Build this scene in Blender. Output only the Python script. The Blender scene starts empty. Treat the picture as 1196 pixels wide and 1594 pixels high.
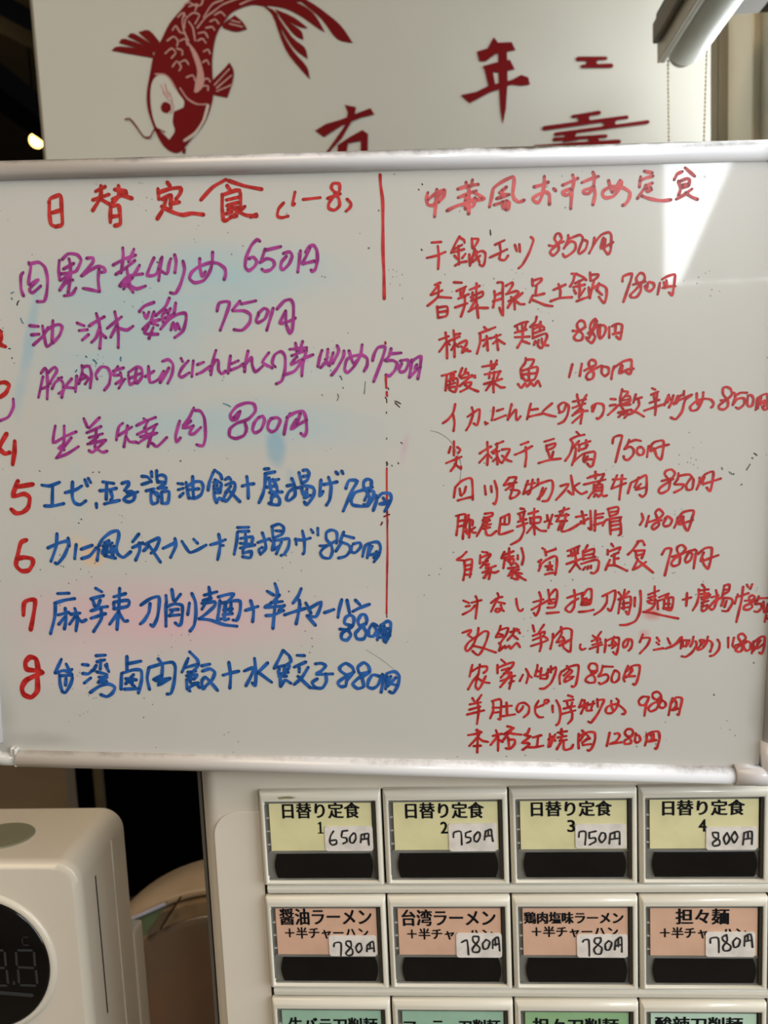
import bpy, bmesh, math, random
from mathutils import Vector, Matrix
random.seed(7)
S = bpy.context.scene
COL = S.collection
# ------------------------------------------------------------------ camera
FPX, IW, IH = 1200.0, 1196.0, 1594.0
CAM = Vector((0.09082358, -0.35041639, 0.17182255))
RIGHT = Vector((0.99704912, 0.06352059, -0.04310666)); UP = Vector((0.03573831, 0.11288552, 0.99296507)); BACK = Vector((0.06793985, -0.99157551, 0.11028229))
cd = bpy.data.cameras.new('camera'); cam = bpy.data.objects.new('camera', cd); COL.objects.link(cam)
cam.matrix_world = Matrix(((RIGHT.x, UP.x, BACK.x, CAM.x), (RIGHT.y, UP.y, BACK.y, CAM.y), (RIGHT.z, UP.z, BACK.z, CAM.z), (0, 0, 0, 1)))
cd.sensor_fit = 'VERTICAL'; cd.sensor_height = 36.0; cd.sensor_width = 36.0 * IW / IH
cd.lens = 36.0 * FPX / IH; cd.clip_start = 0.01; cd.clip_end = 60
cd.dof.use_dof = True; cd.dof.focus_distance = 0.35; cd.dof.aperture_fstop = 15.0
S.camera = cam
# ------------------------------------------------------------------ world, light, exposure
S.view_settings.view_transform = 'Standard'; S.view_settings.look = 'None'
S.view_settings.gamma = 1.0; S.view_settings.use_curve_mapping = False
S.view_settings.exposure = -0.08
w = bpy.data.worlds.new('sky'); S.world = w; w.use_nodes = True
w.node_tree.nodes['Background'].inputs[0].default_value = (0.80, 0.88, 1.0, 1)
w.node_tree.nodes['Background'].inputs[1].default_value = 1.0

def area(name, loc, target, sx, sy, power, col, spread=180):
    l = bpy.data.lights.new(name, 'AREA'); l.shape = 'RECTANGLE'; l.size = sx; l.size_y = sy
    l.energy = power; l.color = col; l.spread = math.radians(spread)
    o = bpy.data.objects.new(name, l); COL.objects.link(o); o.location = loc
    o.rotation_euler = (Vector(target) - Vector(loc)).to_track_quat('-Z', 'Y').to_euler()
    return o
area('daylight_entrance', (1.28, -2.34, 1.08), (1.28, 0.0, 1.08), 1.0, 1.06, 75, (0.90, 0.96, 1.0))
area('daylight_side_window', (1.86, -0.95, 0.55), (0.2, 0.1, 0.1), 1.6, 1.6, 46, (0.95, 0.98, 1.0))
area('daylight_window_2', (0.462, 0.25, 0.62), (-0.6, 0.25, 0.62), 1.2, 0.3, 4.4, (0.95, 0.98, 1.0))
area('warm_ceiling_lamp', (-0.9, -0.7, 1.66), (-0.3, 0.0, -0.2), 1.6, 1.6, 34, (1.0, 0.78, 0.55))

# ------------------------------------------------------------------ helpers
def ray(px, py):
    return RIGHT * ((px - IW / 2) / FPX) - UP * ((py - IH / 2) / FPX) - BACK
def at(px, py, Y):
    d = ray(px, py); return CAM + d * ((Y - CAM.y) / d.y)
def atx(px, py, X):
    d = ray(px, py); return CAM + d * ((X - CAM.x) / d.x)
def atz(px, py, Z):
    d = ray(px, py); return CAM + d * ((Z - CAM.z) / d.z)
def lin(c):
    r = []
    for v in c[:3]:
        v = v / 255.0
        r.append(v / 12.92 if v <= 0.04045 else ((v + 0.055) / 1.055) ** 2.4)
    return (r[0], r[1], r[2], 1.0)
MATS = {}
def mat(name, col, rough=0.5, metal=0.0, var=0.06, vscale=30.0, bump=0.0, bscale=200.0, coat=0.0, coat_r=0.1, emit=None, estr=1.0, trans=0.0, col2=None, ior=1.45, spec=0.5):
    if name in MATS: return MATS[name]
    m = bpy.data.materials.new(name); m.use_nodes = True; nt = m.node_tree; N = nt.nodes; L = nt.links
    b = N['Principled BSDF']
    tc = N.new('ShaderNodeTexCoord')
    nz = N.new('ShaderNodeTexNoise'); nz.inputs['Scale'].default_value = vscale; nz.inputs['Detail'].default_value = 4
    L.new(tc.outputs['Object'], nz.inputs['Vector'])
    mx = N.new('ShaderNodeMix'); mx.data_type = 'RGBA'
    c = lin(col); c2 = lin(col2) if col2 else tuple(x * (1 - var * 3) for x in c[:3]) + (1,)
    mx.inputs['A'].default_value = c; mx.inputs['B'].default_value = c2
    rp = N.new('ShaderNodeMapRange'); rp.inputs['From Min'].default_value = 0.42; rp.inputs['From Max'].default_value = 0.75
    L.new(nz.outputs['Fac'], rp.inputs['Value']); L.new(rp.outputs['Result'], mx.inputs['Factor'])
    L.new(mx.outputs['Result'], b.inputs['Base Color'])
    b.inputs['Roughness'].default_value = rough; b.inputs['Metallic'].default_value = metal
    b.inputs['Coat Weight'].default_value = coat; b.inputs['Coat Roughness'].default_value = coat_r
    b.inputs['Transmission Weight'].default_value = trans; b.inputs['IOR'].default_value = ior
    b.inputs['Specular IOR Level'].default_value = spec
    if emit:
        b.inputs['Emission Color'].default_value = lin(emit); b.inputs['Emission Strength'].default_value = estr
    if bump:
        n2 = N.new('ShaderNodeTexNoise'); n2.inputs['Scale'].default_value = bscale; n2.inputs['Detail'].default_value = 3
        L.new(tc.outputs['Object'], n2.inputs['Vector'])
        bp = N.new('ShaderNodeBump'); bp.inputs['Strength'].default_value = bump; bp.inputs['Distance'].default_value = 0.001
        L.new(n2.outputs['Fac'], bp.inputs['Height']); L.new(bp.outputs['Normal'], b.inputs['Normal'])
    MATS[name] = m; return m

def smooth(bm, on=True):
    for f in bm.faces: f.smooth = on
def obj(name, bm, m, parent=None, smooth_angle=None, bevel=0.0, bseg=2):
    me = bpy.data.meshes.new(name); bm.normal_update(); bm.to_mesh(me); bm.free()
    o = bpy.data.objects.new(name, me); COL.objects.link(o)
    if m: me.materials.append(m)
    if parent: o.parent = parent
    if bevel:
        md = o.modifiers.new('bevel', 'BEVEL'); md.width = bevel; md.segments = bseg; md.limit_method = 'ANGLE'; md.angle_limit = math.radians(35)
        md.harden_normals = False
        for p in me.polygons: p.use_smooth = True
        w = o.modifiers.new('wn', 'WEIGHTED_NORMAL'); w.keep_sharp = True
    return o
def tag(o, label=None, cat=None, group=None, kind=None):
    if label: o['label'] = label
    if cat: o['category'] = cat
    if group: o['group'] = group
    if kind: o['kind'] = kind
    return o
def empty(name, loc, label=None, cat=None, group=None):
    o = bpy.data.objects.new(name, None); COL.objects.link(o); o.location = loc; o.empty_display_size = 0.02
    return tag(o, label, cat, group)
def box(x0, x1, y0, y1, z0, z1, bm=None):
    bm = bm or bmesh.new()
    vs = [bm.verts.new(p) for p in ((x0,y0,z0),(x1,y0,z0),(x1,y1,z0),(x0,y1,z0),(x0,y0,z1),(x1,y0,z1),(x1,y1,z1),(x0,y1,z1))]
    for f in ((0,3,2,1),(4,5,6,7),(0,1,5,4),(1,2,6,5),(2,3,7,6),(3,0,4,7)): bm.faces.new([vs[i] for i in f])
    return bm
def rrect(w, h, r, n=6, cx=0.0, cz=0.0):
    pts = []
    for (sx, sz, a0) in ((1, 1, 0), (-1, 1, 90), (-1, -1, 180), (1, -1, 270)):
        for k in range(n + 1):
            a = math.radians(a0 + 90.0 * k / n)
            pts.append((cx + sx * (w / 2 - r) + r * math.cos(a), cz + sz * (h / 2 - r) + r * math.sin(a)))
    return pts
def prism_y(pts, y0, y1, bm=None):
    """polygon in x-z extruded along y (y0 nearer the camera)"""
    bm = bm or bmesh.new()
    a = [bm.verts.new((p[0], y0, p[1])) for p in pts]; b = [bm.verts.new((p[0], y1, p[1])) for p in pts]
    n = len(pts)
    bm.faces.new(a); bm.faces.new(b[::-1])
    for i in range(n): bm.faces.new((a[i], b[i], b[(i + 1) % n], a[(i + 1) % n]))
    bmesh.ops.recalc_face_normals(bm, faces=bm.faces[:])
    return bm
def loft(rings, close=True, caps=True, bm=None):
    bm = bm or bmesh.new()
    R = [[bm.verts.new(p) for p in r] for r in rings]
    for a, b in zip(R, R[1:]):
        n = len(a)
        for i in range(n if close else n - 1):
            bm.faces.new((a[i], a[(i + 1) % n], b[(i + 1) % n], b[i]))
    if caps: bm.faces.new(R[0][::-1]); bm.faces.new(R[-1])
    bmesh.ops.recalc_face_normals(bm, faces=bm.faces[:])
    return bm
def tube(pts, r, n=10, bm=None):
    bm = bm or bmesh.new(); pts = [Vector(p) for p in pts]; rings = []
    for i, p in enumerate(pts):
        d = (pts[min(i + 1, len(pts) - 1)] - pts[max(i - 1, 0)]).normalized()
        u = d.cross(Vector((0, 0, 1)));  u = u if u.length > 1e-3 else d.cross(Vector((1, 0, 0))); u.normalize(); v = d.cross(u)
        rings.append([p + (u * math.cos(2 * math.pi * k / n) + v * math.sin(2 * math.pi * k / n)) * r for k in range(n)])
    return loft(rings, bm=bm)
def spline(pts, k=4, t=0.36):
    if len(pts) < 3:
        return [pts[0].lerp(pts[-1], i / 3) for i in range(4)]
    n = len(pts); M = [(pts[min(i + 1, n - 1)] - pts[max(i - 1, 0)]) * t for i in range(n)]
    out = []
    for i in range(n - 1):
        a, b = pts[i], pts[i + 1]; L = (b - a).length
        ma, mb = M[i], M[i + 1]
        if ma.length > L * 1.1: ma = ma * (L * 1.1 / ma.length)
        if mb.length > L * 1.1: mb = mb * (L * 1.1 / mb.length)
        for j in range(k):
            s = j / k; s2 = s * s; s3 = s2 * s
            out.append(a * (2*s3 - 3*s2 + 1) + ma * (s3 - 2*s2 + s) + b * (-2*s3 + 3*s2) + mb * (s3 - s2))
    out.append(pts[-1]); return out
def ribbon(bm, pts, wd, lay, y, vary=0.12, cap=7):
    """flat pen stroke in the x-z plane at depth y; pts are 2-D"""
    P = spline([Vector(p) for p in pts]); n = len(P); prev = None; h = wd / 2
    ph = random.random() * 6.28; g0 = len(bm.verts)
    def v(p, e, dy):
        q = bm.verts.new((p.x, y - dy, p.y)); q[lay] = e; return q
    seg = []
    for i, p in enumerate(P):
        RB[0] += 1; dy = (RB[0] - RB[1]) * 1.0e-6
        d = P[min(i + 1, n - 1)] - P[max(i - 1, 0)]
        d = d.normalized() if d.length > 1e-9 else Vector((1, 0))
        nn = Vector((-d.y, d.x)); hh = h * (1 + vary * math.sin(ph + i * 0.8))
        seg.append((v(p + nn * hh, 0, dy), v(p - nn * hh, 0, dy), p, d, hh, dy))
    for a, b in zip(seg, seg[1:]): bm.faces.new((a[0], b[0], b[1], a[1]))
    # round discs at joints and ends keep corners full
    for i, s in enumerate(seg):
        if i % 2 and i != n - 1: continue
        e = 1.0 if i in (0, n - 1) else 0.0
        bm.faces.new([v(s[2] + Vector((math.cos(6.2832 * k / cap), math.sin(6.2832 * k / cap))) * s[4] * (0.92 if e else 1.0), e, s[5] + 1.6e-6) for k in range(cap)])
RB = [0, 0]
def ink(name, col, rough=0.45, end=0.55, var=(170, 0.5)):
    m = bpy.data.materials.new(name); m.use_nodes = True; nt = m.node_tree; N = nt.nodes; L = nt.links; b = N['Principled BSDF']
    at_ = N.new('ShaderNodeAttribute'); at_.attribute_name = 'pool'
    tc = N.new('ShaderNodeTexCoord'); nz = N.new('ShaderNodeTexNoise'); nz.inputs['Scale'].default_value = var[0]; nz.inputs['Detail'].default_value = 3
    L.new(tc.outputs['Object'], nz.inputs['Vector'])
    c = lin(col); mx = N.new('ShaderNodeMix'); mx.data_type = 'RGBA'
    mx.inputs['A'].default_value = tuple(min(1, x * 1.25 + 0.02) for x in c[:3]) + (1,); mx.inputs['B'].default_value = tuple(x * 0.8 for x in c[:3]) + (1,)
    rp = N.new('ShaderNodeMapRange'); rp.inputs['From Min'].default_value = 0.35; rp.inputs['From Max'].default_value = 0.65
    L.new(nz.outputs['Fac'], rp.inputs['Value']); L.new(rp.outputs['Result'], mx.inputs['Factor'])
    m2 = N.new('ShaderNodeMix'); m2.data_type = 'RGBA'; m2.inputs['B'].default_value = tuple(x * end * 0.5 for x in c[:3]) + (1,)
    ml = N.new('ShaderNodeMath'); ml.operation = 'MULTIPLY'; ml.inputs[1].default_value = 0.75
    L.new(at_.outputs['Fac'], ml.inputs[0]); L.new(ml.outputs[0], m2.inputs['Factor'])
    L.new(mx.outputs['Result'], m2.inputs['A']); L.new(m2.outputs['Result'], b.inputs['Base Color'])
    b.inputs['Roughness'].default_value = rough
    return m
def newink():
    bm = bmesh.new(); return bm, bm.verts.layers.float.new('pool')
def textmesh(s, dup=0.0, reps=1):
    cu = bpy.data.curves.new('t', 'FONT'); cu.body = s; cu.resolution_u = 4
    o = bpy.data.objects.new('t', cu); COL.objects.link(o)
    bpy.context.view_layer.update()
    dg = bpy.context.evaluated_depsgraph_get(); me = bpy.data.meshes.new_from_object(o.evaluated_get(dg))
    bpy.data.objects.remove(o); bpy.data.curves.remove(cu)
    vs = [v.co.copy() for v in me.vertices]; fs = [tuple(p.vertices) for p in me.polygons]
    bpy.data.meshes.remove(me); return vs, fs
def text_on(name, s, x0, x1, z0, z1, y, m, parent, bold=0.0, reps=1, boldz=0.0):
    """print the string s flat in the x-z plane, filling the given rectangle"""
    vs, fs = textmesh(s)
    if not vs: return None
    ax0, ax1 = min(v.x for v in vs), max(v.x for v in vs); ay0, ay1 = min(v.y for v in vs), max(v.y for v in vs)
    bm = bmesh.new()
    for k in range(reps):
        ox = bold * (k - (reps - 1) / 2) / max(1, reps - 1) if reps > 1 else 0
        oz = boldz * ((k % 2) - 0.5) if reps > 1 else 0
        V = [bm.verts.new((x0 + (v.x - ax0) / (ax1 - ax0) * (x1 - x0) + ox, y - 0.00001 * k, z0 + (v.y - ay0) / (ay1 - ay0) * (z1 - z0) + oz)) for v in vs]
        for f in fs:
            try: bm.faces.new([V[i] for i in f])
            except ValueError: pass
    return obj(name, bm, m, parent)
STROKES = '''
T 0 250 4 red 5.4 title_left
305,262 316,235 368,215 380,225 384,300 388,395 350,410;308,262 308,330 318,395 350,412;325,325 380,308
595,192 655,162;578,245 680,210;628,155 630,200 618,245 578,310;625,238 680,270;715,180 785,190;738,155 742,200 730,235 700,262;700,240 788,203;752,212 822,235;690,285 688,350 688,385;690,285 738,278 746,310 750,392 715,405;694,350 742,342
1042,135 1060,160;984,175 990,240;985,200 1060,175 1125,170 1122,205 1097,240;1010,240 1060,215;1065,215 1064,300;1060,268 1118,258;1032,240 1018,300 980,362;1008,285 1080,322 1140,338 1196,328 1268,336
T 299 250 4 red 5 title_left
55,245 130,165 212,118;228,125 330,158 435,178;218,155 240,188;190,210 188,290 195,370;195,372 215,372 270,335 330,285;190,215 295,185 302,300;215,245 290,228;220,280 290,260;225,305 290,290;250,290 330,338 405,345;215,330 250,320;240,350 280,345;365,352 402,335
T 299 250 4 red 4.2 title_left
572,262 540,300 532,345 560,355 600,345;642,195 626,275 640,268;692,242 800,230;922,207 890,195 868,170 880,142 918,145 918,190 880,225 852,270 855,298 890,308 920,280 915,235 890,205;845,235 925,207;967,240 990,265 985,292 960,315
T 299 250 4 red 4.2 dividing_line
1172,88 1175,150 1188,250 1190,400 1190,560 1196,700 1198,860
T 0 370 4 purple 4.4 purple_line
145,215 130,240 132,320 147,362;180,155 192,180 180,260 178,290 190,292;182,165 240,152 280,185 297,260 290,350 275,395 232,397;190,290 238,262 185,320 205,342 255,300
370,140 366,200 373,265;388,135 425,100 480,105 505,140 480,200 455,215 380,225;430,130 440,180 438,270;395,195 460,160;378,265 430,235 372,325;372,328 400,290 455,262;438,265 425,340;400,362 450,350 475,312
540,128 580,125 575,160 505,238;510,238 560,205 610,178 645,185 655,210 632,215;618,195 612,260 620,335;518,315 560,322 615,335
765,62 768,120 755,220;835,70 820,110 800,150;705,170 770,135 845,108;722,228 780,190 840,142;870,170 845,215 770,320;745,300 800,240 890,225;755,285 800,300 830,340;750,305 825,250;790,190 810,300;800,290 850,318 908,300
960,125 935,180 918,235 975,225 1005,130;1010,120 988,268;988,195 1040,225 1055,160 1065,130;1088,105 1098,150 1090,218;1140,145 1150,200 1125,290 1095,345 1062,342
T 240 370 4 purple 4.4 purple_line
285,130 285,180 300,240 320,210;365,90 362,160 345,215 310,265 255,280 222,255 235,215 280,180 350,155 400,160 440,190 447,225 437,260
660,22 640,12 605,50 575,120 568,180 590,205 625,180 640,150 620,120 592,130
790,55 692,78;692,70 665,150;660,155 700,130 740,140 750,170 725,200 690,208 672,195
805,98 845,88 860,115 840,165 805,198 790,185 795,150 825,115
912,80 905,140 895,215;945,90 965,55 995,48 1015,80 1018,140 1005,195 985,210 978,200;970,62 945,120 925,160 955,155 1000,145
T 0 370 4 purple 4.4 purple_line
185,547 240,552;195,605 245,600;208,668 270,610 300,560;265,548 275,610 292,678 330,650;330,515 325,645;275,585 330,550 370,540 388,560 370,610 330,655
480,530 525,548;492,578 545,572;512,638 552,603;555,550 600,520 650,492;600,470 615,520 628,600 622,690;620,560 600,620 570,652;625,590 660,622
667,565 710,530 758,492;715,460 728,520 738,600 737,685;725,550 690,620;735,560 790,575 830,550
868,460 900,425 960,402;895,465 912,500 928,462;960,460 940,520 910,560;890,570 930,530 995,510;940,530 985,545;925,550 900,590 925,600 985,600;955,560 928,628
1055,375 1030,430 970,485;1035,450 1010,490 1020,530;1045,470 1062,440;1095,405 1085,470;1000,570 1050,510 1110,475 1155,470 1160,510 1140,580 1088,622;1030,500 1085,475;1065,575 1080,530 1095,575 1105,535 1120,570
T 240 370 4 purple 4.4 purple_line
392,458 408,405 470,402 445,490 412,577
635,392 545,412;535,395 487,452;490,455 560,455 600,480 595,530 550,575 498,572
650,470 685,440 710,455 690,505 650,528 636,515 650,480
742,438 725,500 702,577;765,445 810,395 850,385 868,420 868,500 860,580 845,595 825,545;820,455 785,530 830,525 880,500;820,455 822,530
T 40 530 4 purple 4.2 purple_line
95,205 120,172 130,185;108,225 80,355;130,180 137,270 134,365;100,300 140,285;140,200 180,165 195,190 165,240 150,270;165,300 185,260 225,230;205,235 232,260 235,310 205,330;225,355 240,300 287,238;235,290 300,295
318,220 310,320;350,155 352,200 330,270;355,165 395,160 410,210 402,297;350,205 390,235 370,272;340,245 375,230
445,240 437,210 470,165 510,170 528,210 520,270 490,310
575,160 545,212 580,215;545,190 610,170;590,200 600,240;560,270 600,245 620,240;610,250 580,298
640,215 650,275 690,250;640,200 690,165 722,175 725,225 695,268;690,175 680,265;650,235 715,205
745,225 800,190;765,160 775,260 830,240 860,190;852,130 890,118 918,150 912,210 885,268;892,170 865,225 838,262
968,110 978,132;1015,125 975,170 955,215 975,228 1020,200
1045,125 1035,225;1070,150 1110,135;1065,210 1100,195 1150,160
T 299 530 4 purple 4.2 purple_line
150,60 130,130 118,215;112,190 145,125 165,125 165,180 185,208 210,190
240,95 225,205;245,145 290,125;240,185 290,165 320,145
350,65 335,130 328,195;322,165 370,105 375,150 395,195 440,160
480,75 440,135 490,165 500,172
520,165 500,140 515,90 555,68 580,100 580,180 560,250 525,270
608,55 715,45;645,15 655,70;690,5 670,70;620,95 700,65;630,125 650,105;655,100 630,130 620,150 700,110 755,88;715,60 690,150 685,222;690,120 640,190 570,215
T 500 530 6 purple 4.2 purple_line
10,90 -10,150 -30,245;65,80 50,190 -5,255;40,175 80,235 110,130;115,110 80,235;150,45 165,100 110,215;215,95 210,150 150,260 98,325
262,95 300,210 335,190;385,38 370,130 310,240 250,298 222,270 240,180 300,145 380,135 430,165 432,230 402,288
482,190 500,120 535,65 600,62 570,180 492,385
750,115 640,125;655,75 640,140 600,185;605,190 670,185 712,215 690,280 640,330 605,318
740,190 800,180 822,200 790,280 745,295 730,265 755,215
848,180 840,260 825,345;845,200 890,165 935,150 925,260 905,358;895,225 880,265 930,250;830,345 900,265
T 500 530 6 red 3 dividing_line
601,12 602,30;605,315 607,375 610,445;614,480 617,520
T 40 530 4 purple 4.2 purple_line
185,530 172,635 240,600 315,568;240,530 238,640 205,670 240,680;285,605 235,670 195,730;190,732 260,705 330,660
362,485 385,540;460,480 395,545;380,575 470,535;440,555 432,680;395,605 480,580;385,645 495,620;450,600 400,640;395,685 420,695 500,620;430,660 475,695 508,688
605,515 580,540 565,620;580,590 662,538;635,530 625,590 612,662;625,600 650,630 690,632
735,485 760,505;690,530 740,505 810,478;760,500 745,540;695,585 820,520;715,600 800,575;740,545 780,640;700,640 760,600 820,575;810,525 780,600 762,662;790,640 820,660 880,603
960,500 935,590 940,632 965,605;1048,418 1020,480 980,530;1055,435 1090,440 1115,490 1120,600 1105,655 1065,648;1030,500 980,545 1040,535;1045,530 1020,580 1050,580 1092,540
T 299 530 4 purple 4.4 purple_line
300,440 280,490 250,495 240,460 280,410 340,388 385,395 395,440 350,490 280,515 238,550 235,595 275,610 325,590 340,550 330,510;290,445 262,480
410,485 440,470 452,500 430,555 395,575 378,555 390,510 420,475
490,487 530,480 550,500 525,555 495,568 472,545 480,505 500,485
612,455 590,500 574,585;590,480 640,450 690,440 710,480 715,560 700,595 678,577;650,490 620,550 670,520 715,495;675,455 655,520
T 0 500 5.31 red 6 number_two
0,80 12,140 -5,180;0,190 20,200 45,210
T 0 500 5.31 red 6 number_three
0,510 40,505 75,530 50,590 0,630
T 0 500 5.31 purple 4.2 purple_line
110,640 110,710 70,790 0,822
T 0 500 5.31 red 6.5 number_four
55,930 10,1010 -10,1060;0,1060 40,1095 80,1085;122,990 120,1080 105,1185
T 0 725 4 red 6.5 number_five
112,95 100,130 205,115;100,125 80,190 150,175 185,200 175,260 140,290 100,295 70,270
T 0 725 4 red 6.5 number_six
165,462 130,480 110,560 100,620 135,655 180,650 205,610 200,580 150,570 105,580
T 0 725 4 blue 4.9 blue_line
260,120 310,125 372,102;328,125 325,245;278,250 330,250 398,235
405,168 470,150 510,125;452,100 450,190 465,230 500,242 535,218;528,85 545,125;550,78 566,105
600,235 602,262
640,100 710,110;665,110 662,210;622,155 680,150 725,140;690,160 700,195 690,215;650,238 700,225 745,215
760,110 800,98 800,120 775,155;790,165 825,160 840,185 830,215 800,225 770,210 800,185 860,162
T 210 725 6.01 blue 4.6 blue_line
65,98 120,105 155,150;65,175 130,155;155,55 160,105;105,235 180,215 150,240;155,225 150,300 165,355 210,345;165,240 215,260 215,340;205,45 205,100 215,155;205,100 250,85 290,105 285,165 225,205;225,150 280,155;215,210 300,205;250,245 255,345;255,245 320,240 310,345 250,350;180,250 225,290
400,165 450,170;405,225 455,210;420,290 455,255;480,155 490,220 505,305;480,200 560,150 620,150 640,200 620,270 560,305 515,300;542,100 545,215 550,295;500,225 600,215
735,60 700,150 685,230;745,40 800,80 815,125;735,155 765,160 770,190;750,130 810,165 800,215;740,185 745,290 765,345;740,215 800,220 800,245;750,250 800,250;765,345 790,300 825,325;845,130 880,110 900,130;850,180 920,155 940,180 930,230 880,310 850,330 835,300 870,230 900,250 985,335;900,190 850,250
1048,100 1060,200 1062,305;1005,190 1060,175 1115,168
T 370 725 4.803 blue 4.7 blue_line
200,25 235,22;205,60 280,45;210,60 205,140 190,210 160,278;225,100 265,110 310,100;235,90 245,150 260,230;215,160 280,150;240,200 335,195;265,100 290,150 300,190;250,240 290,220 315,250 310,290 270,290 235,280;262,215 250,280
405,95 425,140 430,220 385,260 365,245 385,195 435,160;370,150 425,140;490,35 520,30 535,60 520,110 480,130;460,50 480,130;490,80 525,75;450,165 500,150 560,160 575,190 560,240 520,290 500,270;480,165 490,215 520,205;520,175 500,240 545,220
625,105 620,160 615,225 640,190;680,85 700,150 690,250 665,295;645,140 700,130 745,120;735,45 750,62;780,40 790,60
810,170 835,110 895,115 860,180 825,260 790,340
1000,150 1000,110 970,100 945,120 945,160 970,200 990,250 960,300 900,300 860,290 850,250 880,200 940,180 1010,160;985,185 1020,195 1010,250 975,300 945,290;985,190 950,260
1035,220 1040,260 1015,335;1045,240 1085,205 1140,210 1150,250 1125,300 1100,342;1090,240 1110,280 1065,285 1135,262
T 0 725 4 blue 4.9 blue_line
355,422 350,500 318,595;298,512 370,480 420,470 425,500 400,560 360,610 345,605;425,450 432,500
475,490 465,580;505,520 575,495;508,578 560,560 600,510
615,520 610,560 605,590;615,500 640,455 690,415 735,405 740,440 725,510 735,550 770,570 815,535;650,480 680,465;640,500 700,480;650,510 640,545 700,530;690,495 700,570;650,560 720,575;670,500 660,555;710,500 705,560
865,425 825,475;825,510 890,480;868,480 870,530 845,588;900,490 985,450 995,460 970,520 940,545;925,490 1000,600;895,530 925,500
1015,515 1090,480;1090,452 1095,500 1062,572
T 210 725 6.01 blue 4.6 blue_line
440,705 475,760 515,810 580,790 670,740;550,685 588,725
705,740 780,720 850,690;785,640 800,720 790,810 775,880;810,745 830,745
960,578 1068,575;965,615 1068,612;960,620 955,700 930,830;1035,640 1040,720 1010,800;990,680 1100,665 1095,720;985,725 1110,740;985,770 1125,740;1010,820 1090,800 1080,860 1010,850
T 370 725 4.803 blue 4.3 blue_line
185,500 205,560 210,620 170,665;150,575 240,545;165,650 160,625 185,610;260,450 265,540;255,455 310,435 345,460 335,510 270,540;285,485 330,490;250,560 310,555 385,545 380,610 350,660 325,670;270,570 260,630 310,600;330,570 290,660;275,560 275,620
435,545 440,590;430,550 490,555 545,540;485,485 500,560 500,640 490,660;550,475 565,500;600,465 602,520
740,580 745,520 735,490 700,480 665,500 665,550 700,590 710,640 690,690 640,685 620,650 650,610 740,560;615,598 660,598
795,495 765,570;795,520 870,540;770,570 830,590 845,630 810,675 755,690;735,640 780,570
865,585 915,575 920,610 880,650 850,640 855,600;935,680 955,600 1000,575 1050,570 1070,610 1055,670 1020,720;990,590 970,690;1010,600 980,665 1060,650;1020,690 1040,640
T 540 620 2.85 red 2.6 dividing_line
178,310 178,420 180,540 181,680 179,800 177,955
T 540 620 2.85 black 1.4 dividing_line
177,2 178,20;177,60 176,68;178,175 177,182;179,280 178,300;177,505 180,520;178,960 178,972
T 540 620 2.85 darkred 2.2 dividing_line
165,525 190,515;158,550 152,562;182,540 180,575
T 0 900 4.803 red 6.5 number_seven
175,278 180,190 210,165 262,165 255,250 230,385
T 0 900 4.803 red 7.5 number_eight
310,700 260,690 200,680 190,630 225,590 270,605 285,680 280,740 280,840 235,890 180,870 165,820 200,760 320,705
T 0 900 4.803 blue 5 blue_line
430,115 518,112;408,188 480,165 560,152;415,185 410,290 378,415;488,225 495,300 482,380;435,275 515,255;485,290 440,345;560,225 580,300 568,395;530,270 600,260;560,290 520,345;580,290 610,325 645,310
715,75 762,102;680,155 775,130;695,165 710,210;750,165 730,215;680,245 750,220 805,212;680,300 790,265;755,230 760,300 700,400
895,75 890,200 875,385;850,140 940,115;850,180 960,165 955,210 850,230;850,185 855,230;890,250 820,345;890,260 930,320 955,318
T 210 900 5.461 blue 4.9 blue_line
50,230 130,175 205,158 205,250 190,340 155,410 135,395;130,215 120,290 80,360 45,390
265,145 270,210;315,95 330,190;390,135 340,200;265,215 265,300 265,410;270,245 330,220 400,230 405,300 395,380 375,405 345,380;300,270 370,265;290,320 380,310;320,280 300,320
465,210 450,310;485,130 515,200 520,300 505,400 470,450
630,75 640,150 620,200;590,145 700,115;580,190 650,170;570,215 680,200 675,240 610,300 550,345;620,180 570,265;545,345 640,355 760,395 870,408
710,160 780,140 840,135 810,180 780,210;725,190 715,280 705,350 735,345;740,210 820,195 895,195 895,280 870,355 835,355;770,210 760,280;820,210 815,290;755,270 830,260;750,310 830,300;775,230 760,350 800,345
985,190 1010,280 1002,370;940,275 1000,255 1048,240
T 400 900 4.983 blue 4.8 blue_line
140,40 160,110 140,230 125,390;80,100 130,130;175,130 120,190 65,225 210,215;110,190 200,180;215,210 170,250;70,290 130,285 210,250
345,80 320,140 280,195;330,170 335,230;215,285 290,260 375,235;335,200 320,290 305,355;390,290 455,365;400,240 500,185 480,260 455,300 400,290;380,190 420,270
525,268 600,242
660,165 640,240 630,305;700,170 720,270
765,170 800,205;745,258 800,230 875,202
740,370 680,350 690,305 725,285 755,310 745,370 710,400 730,440 700,480 660,470 660,430 700,400 740,370;645,395 700,400;
850,350 800,370 785,330 810,285 840,285 855,330 830,380 850,420 830,470 780,470 765,430 800,390 850,350
935,370 900,355 870,400 870,445 905,450 930,410 910,370;965,360 945,420 935,480;960,370 1010,335 1040,350 1030,430 1000,500;990,370 970,430 1030,430;1000,390 1000,440;950,460 1035,445;980,440 990,490;960,400 1020,390
T 0 900 4.803 blue 5 blue_line
460,605 435,660 410,710;415,710 480,690 540,720;495,640 520,690 540,680;445,720 450,790 465,845;450,730 540,730 525,800 490,855 465,845;495,750 490,800
615,645 660,650;618,712 660,715 690,690;630,785 680,745;718,580 790,575;725,625 785,610;755,610 750,680;720,650 700,690;790,650 815,700;800,640 800,660;725,700 800,720 780,745;740,740 800,740 740,770;735,780 800,770;675,855 740,810 810,790 860,815 840,860 800,885 755,870
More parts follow.
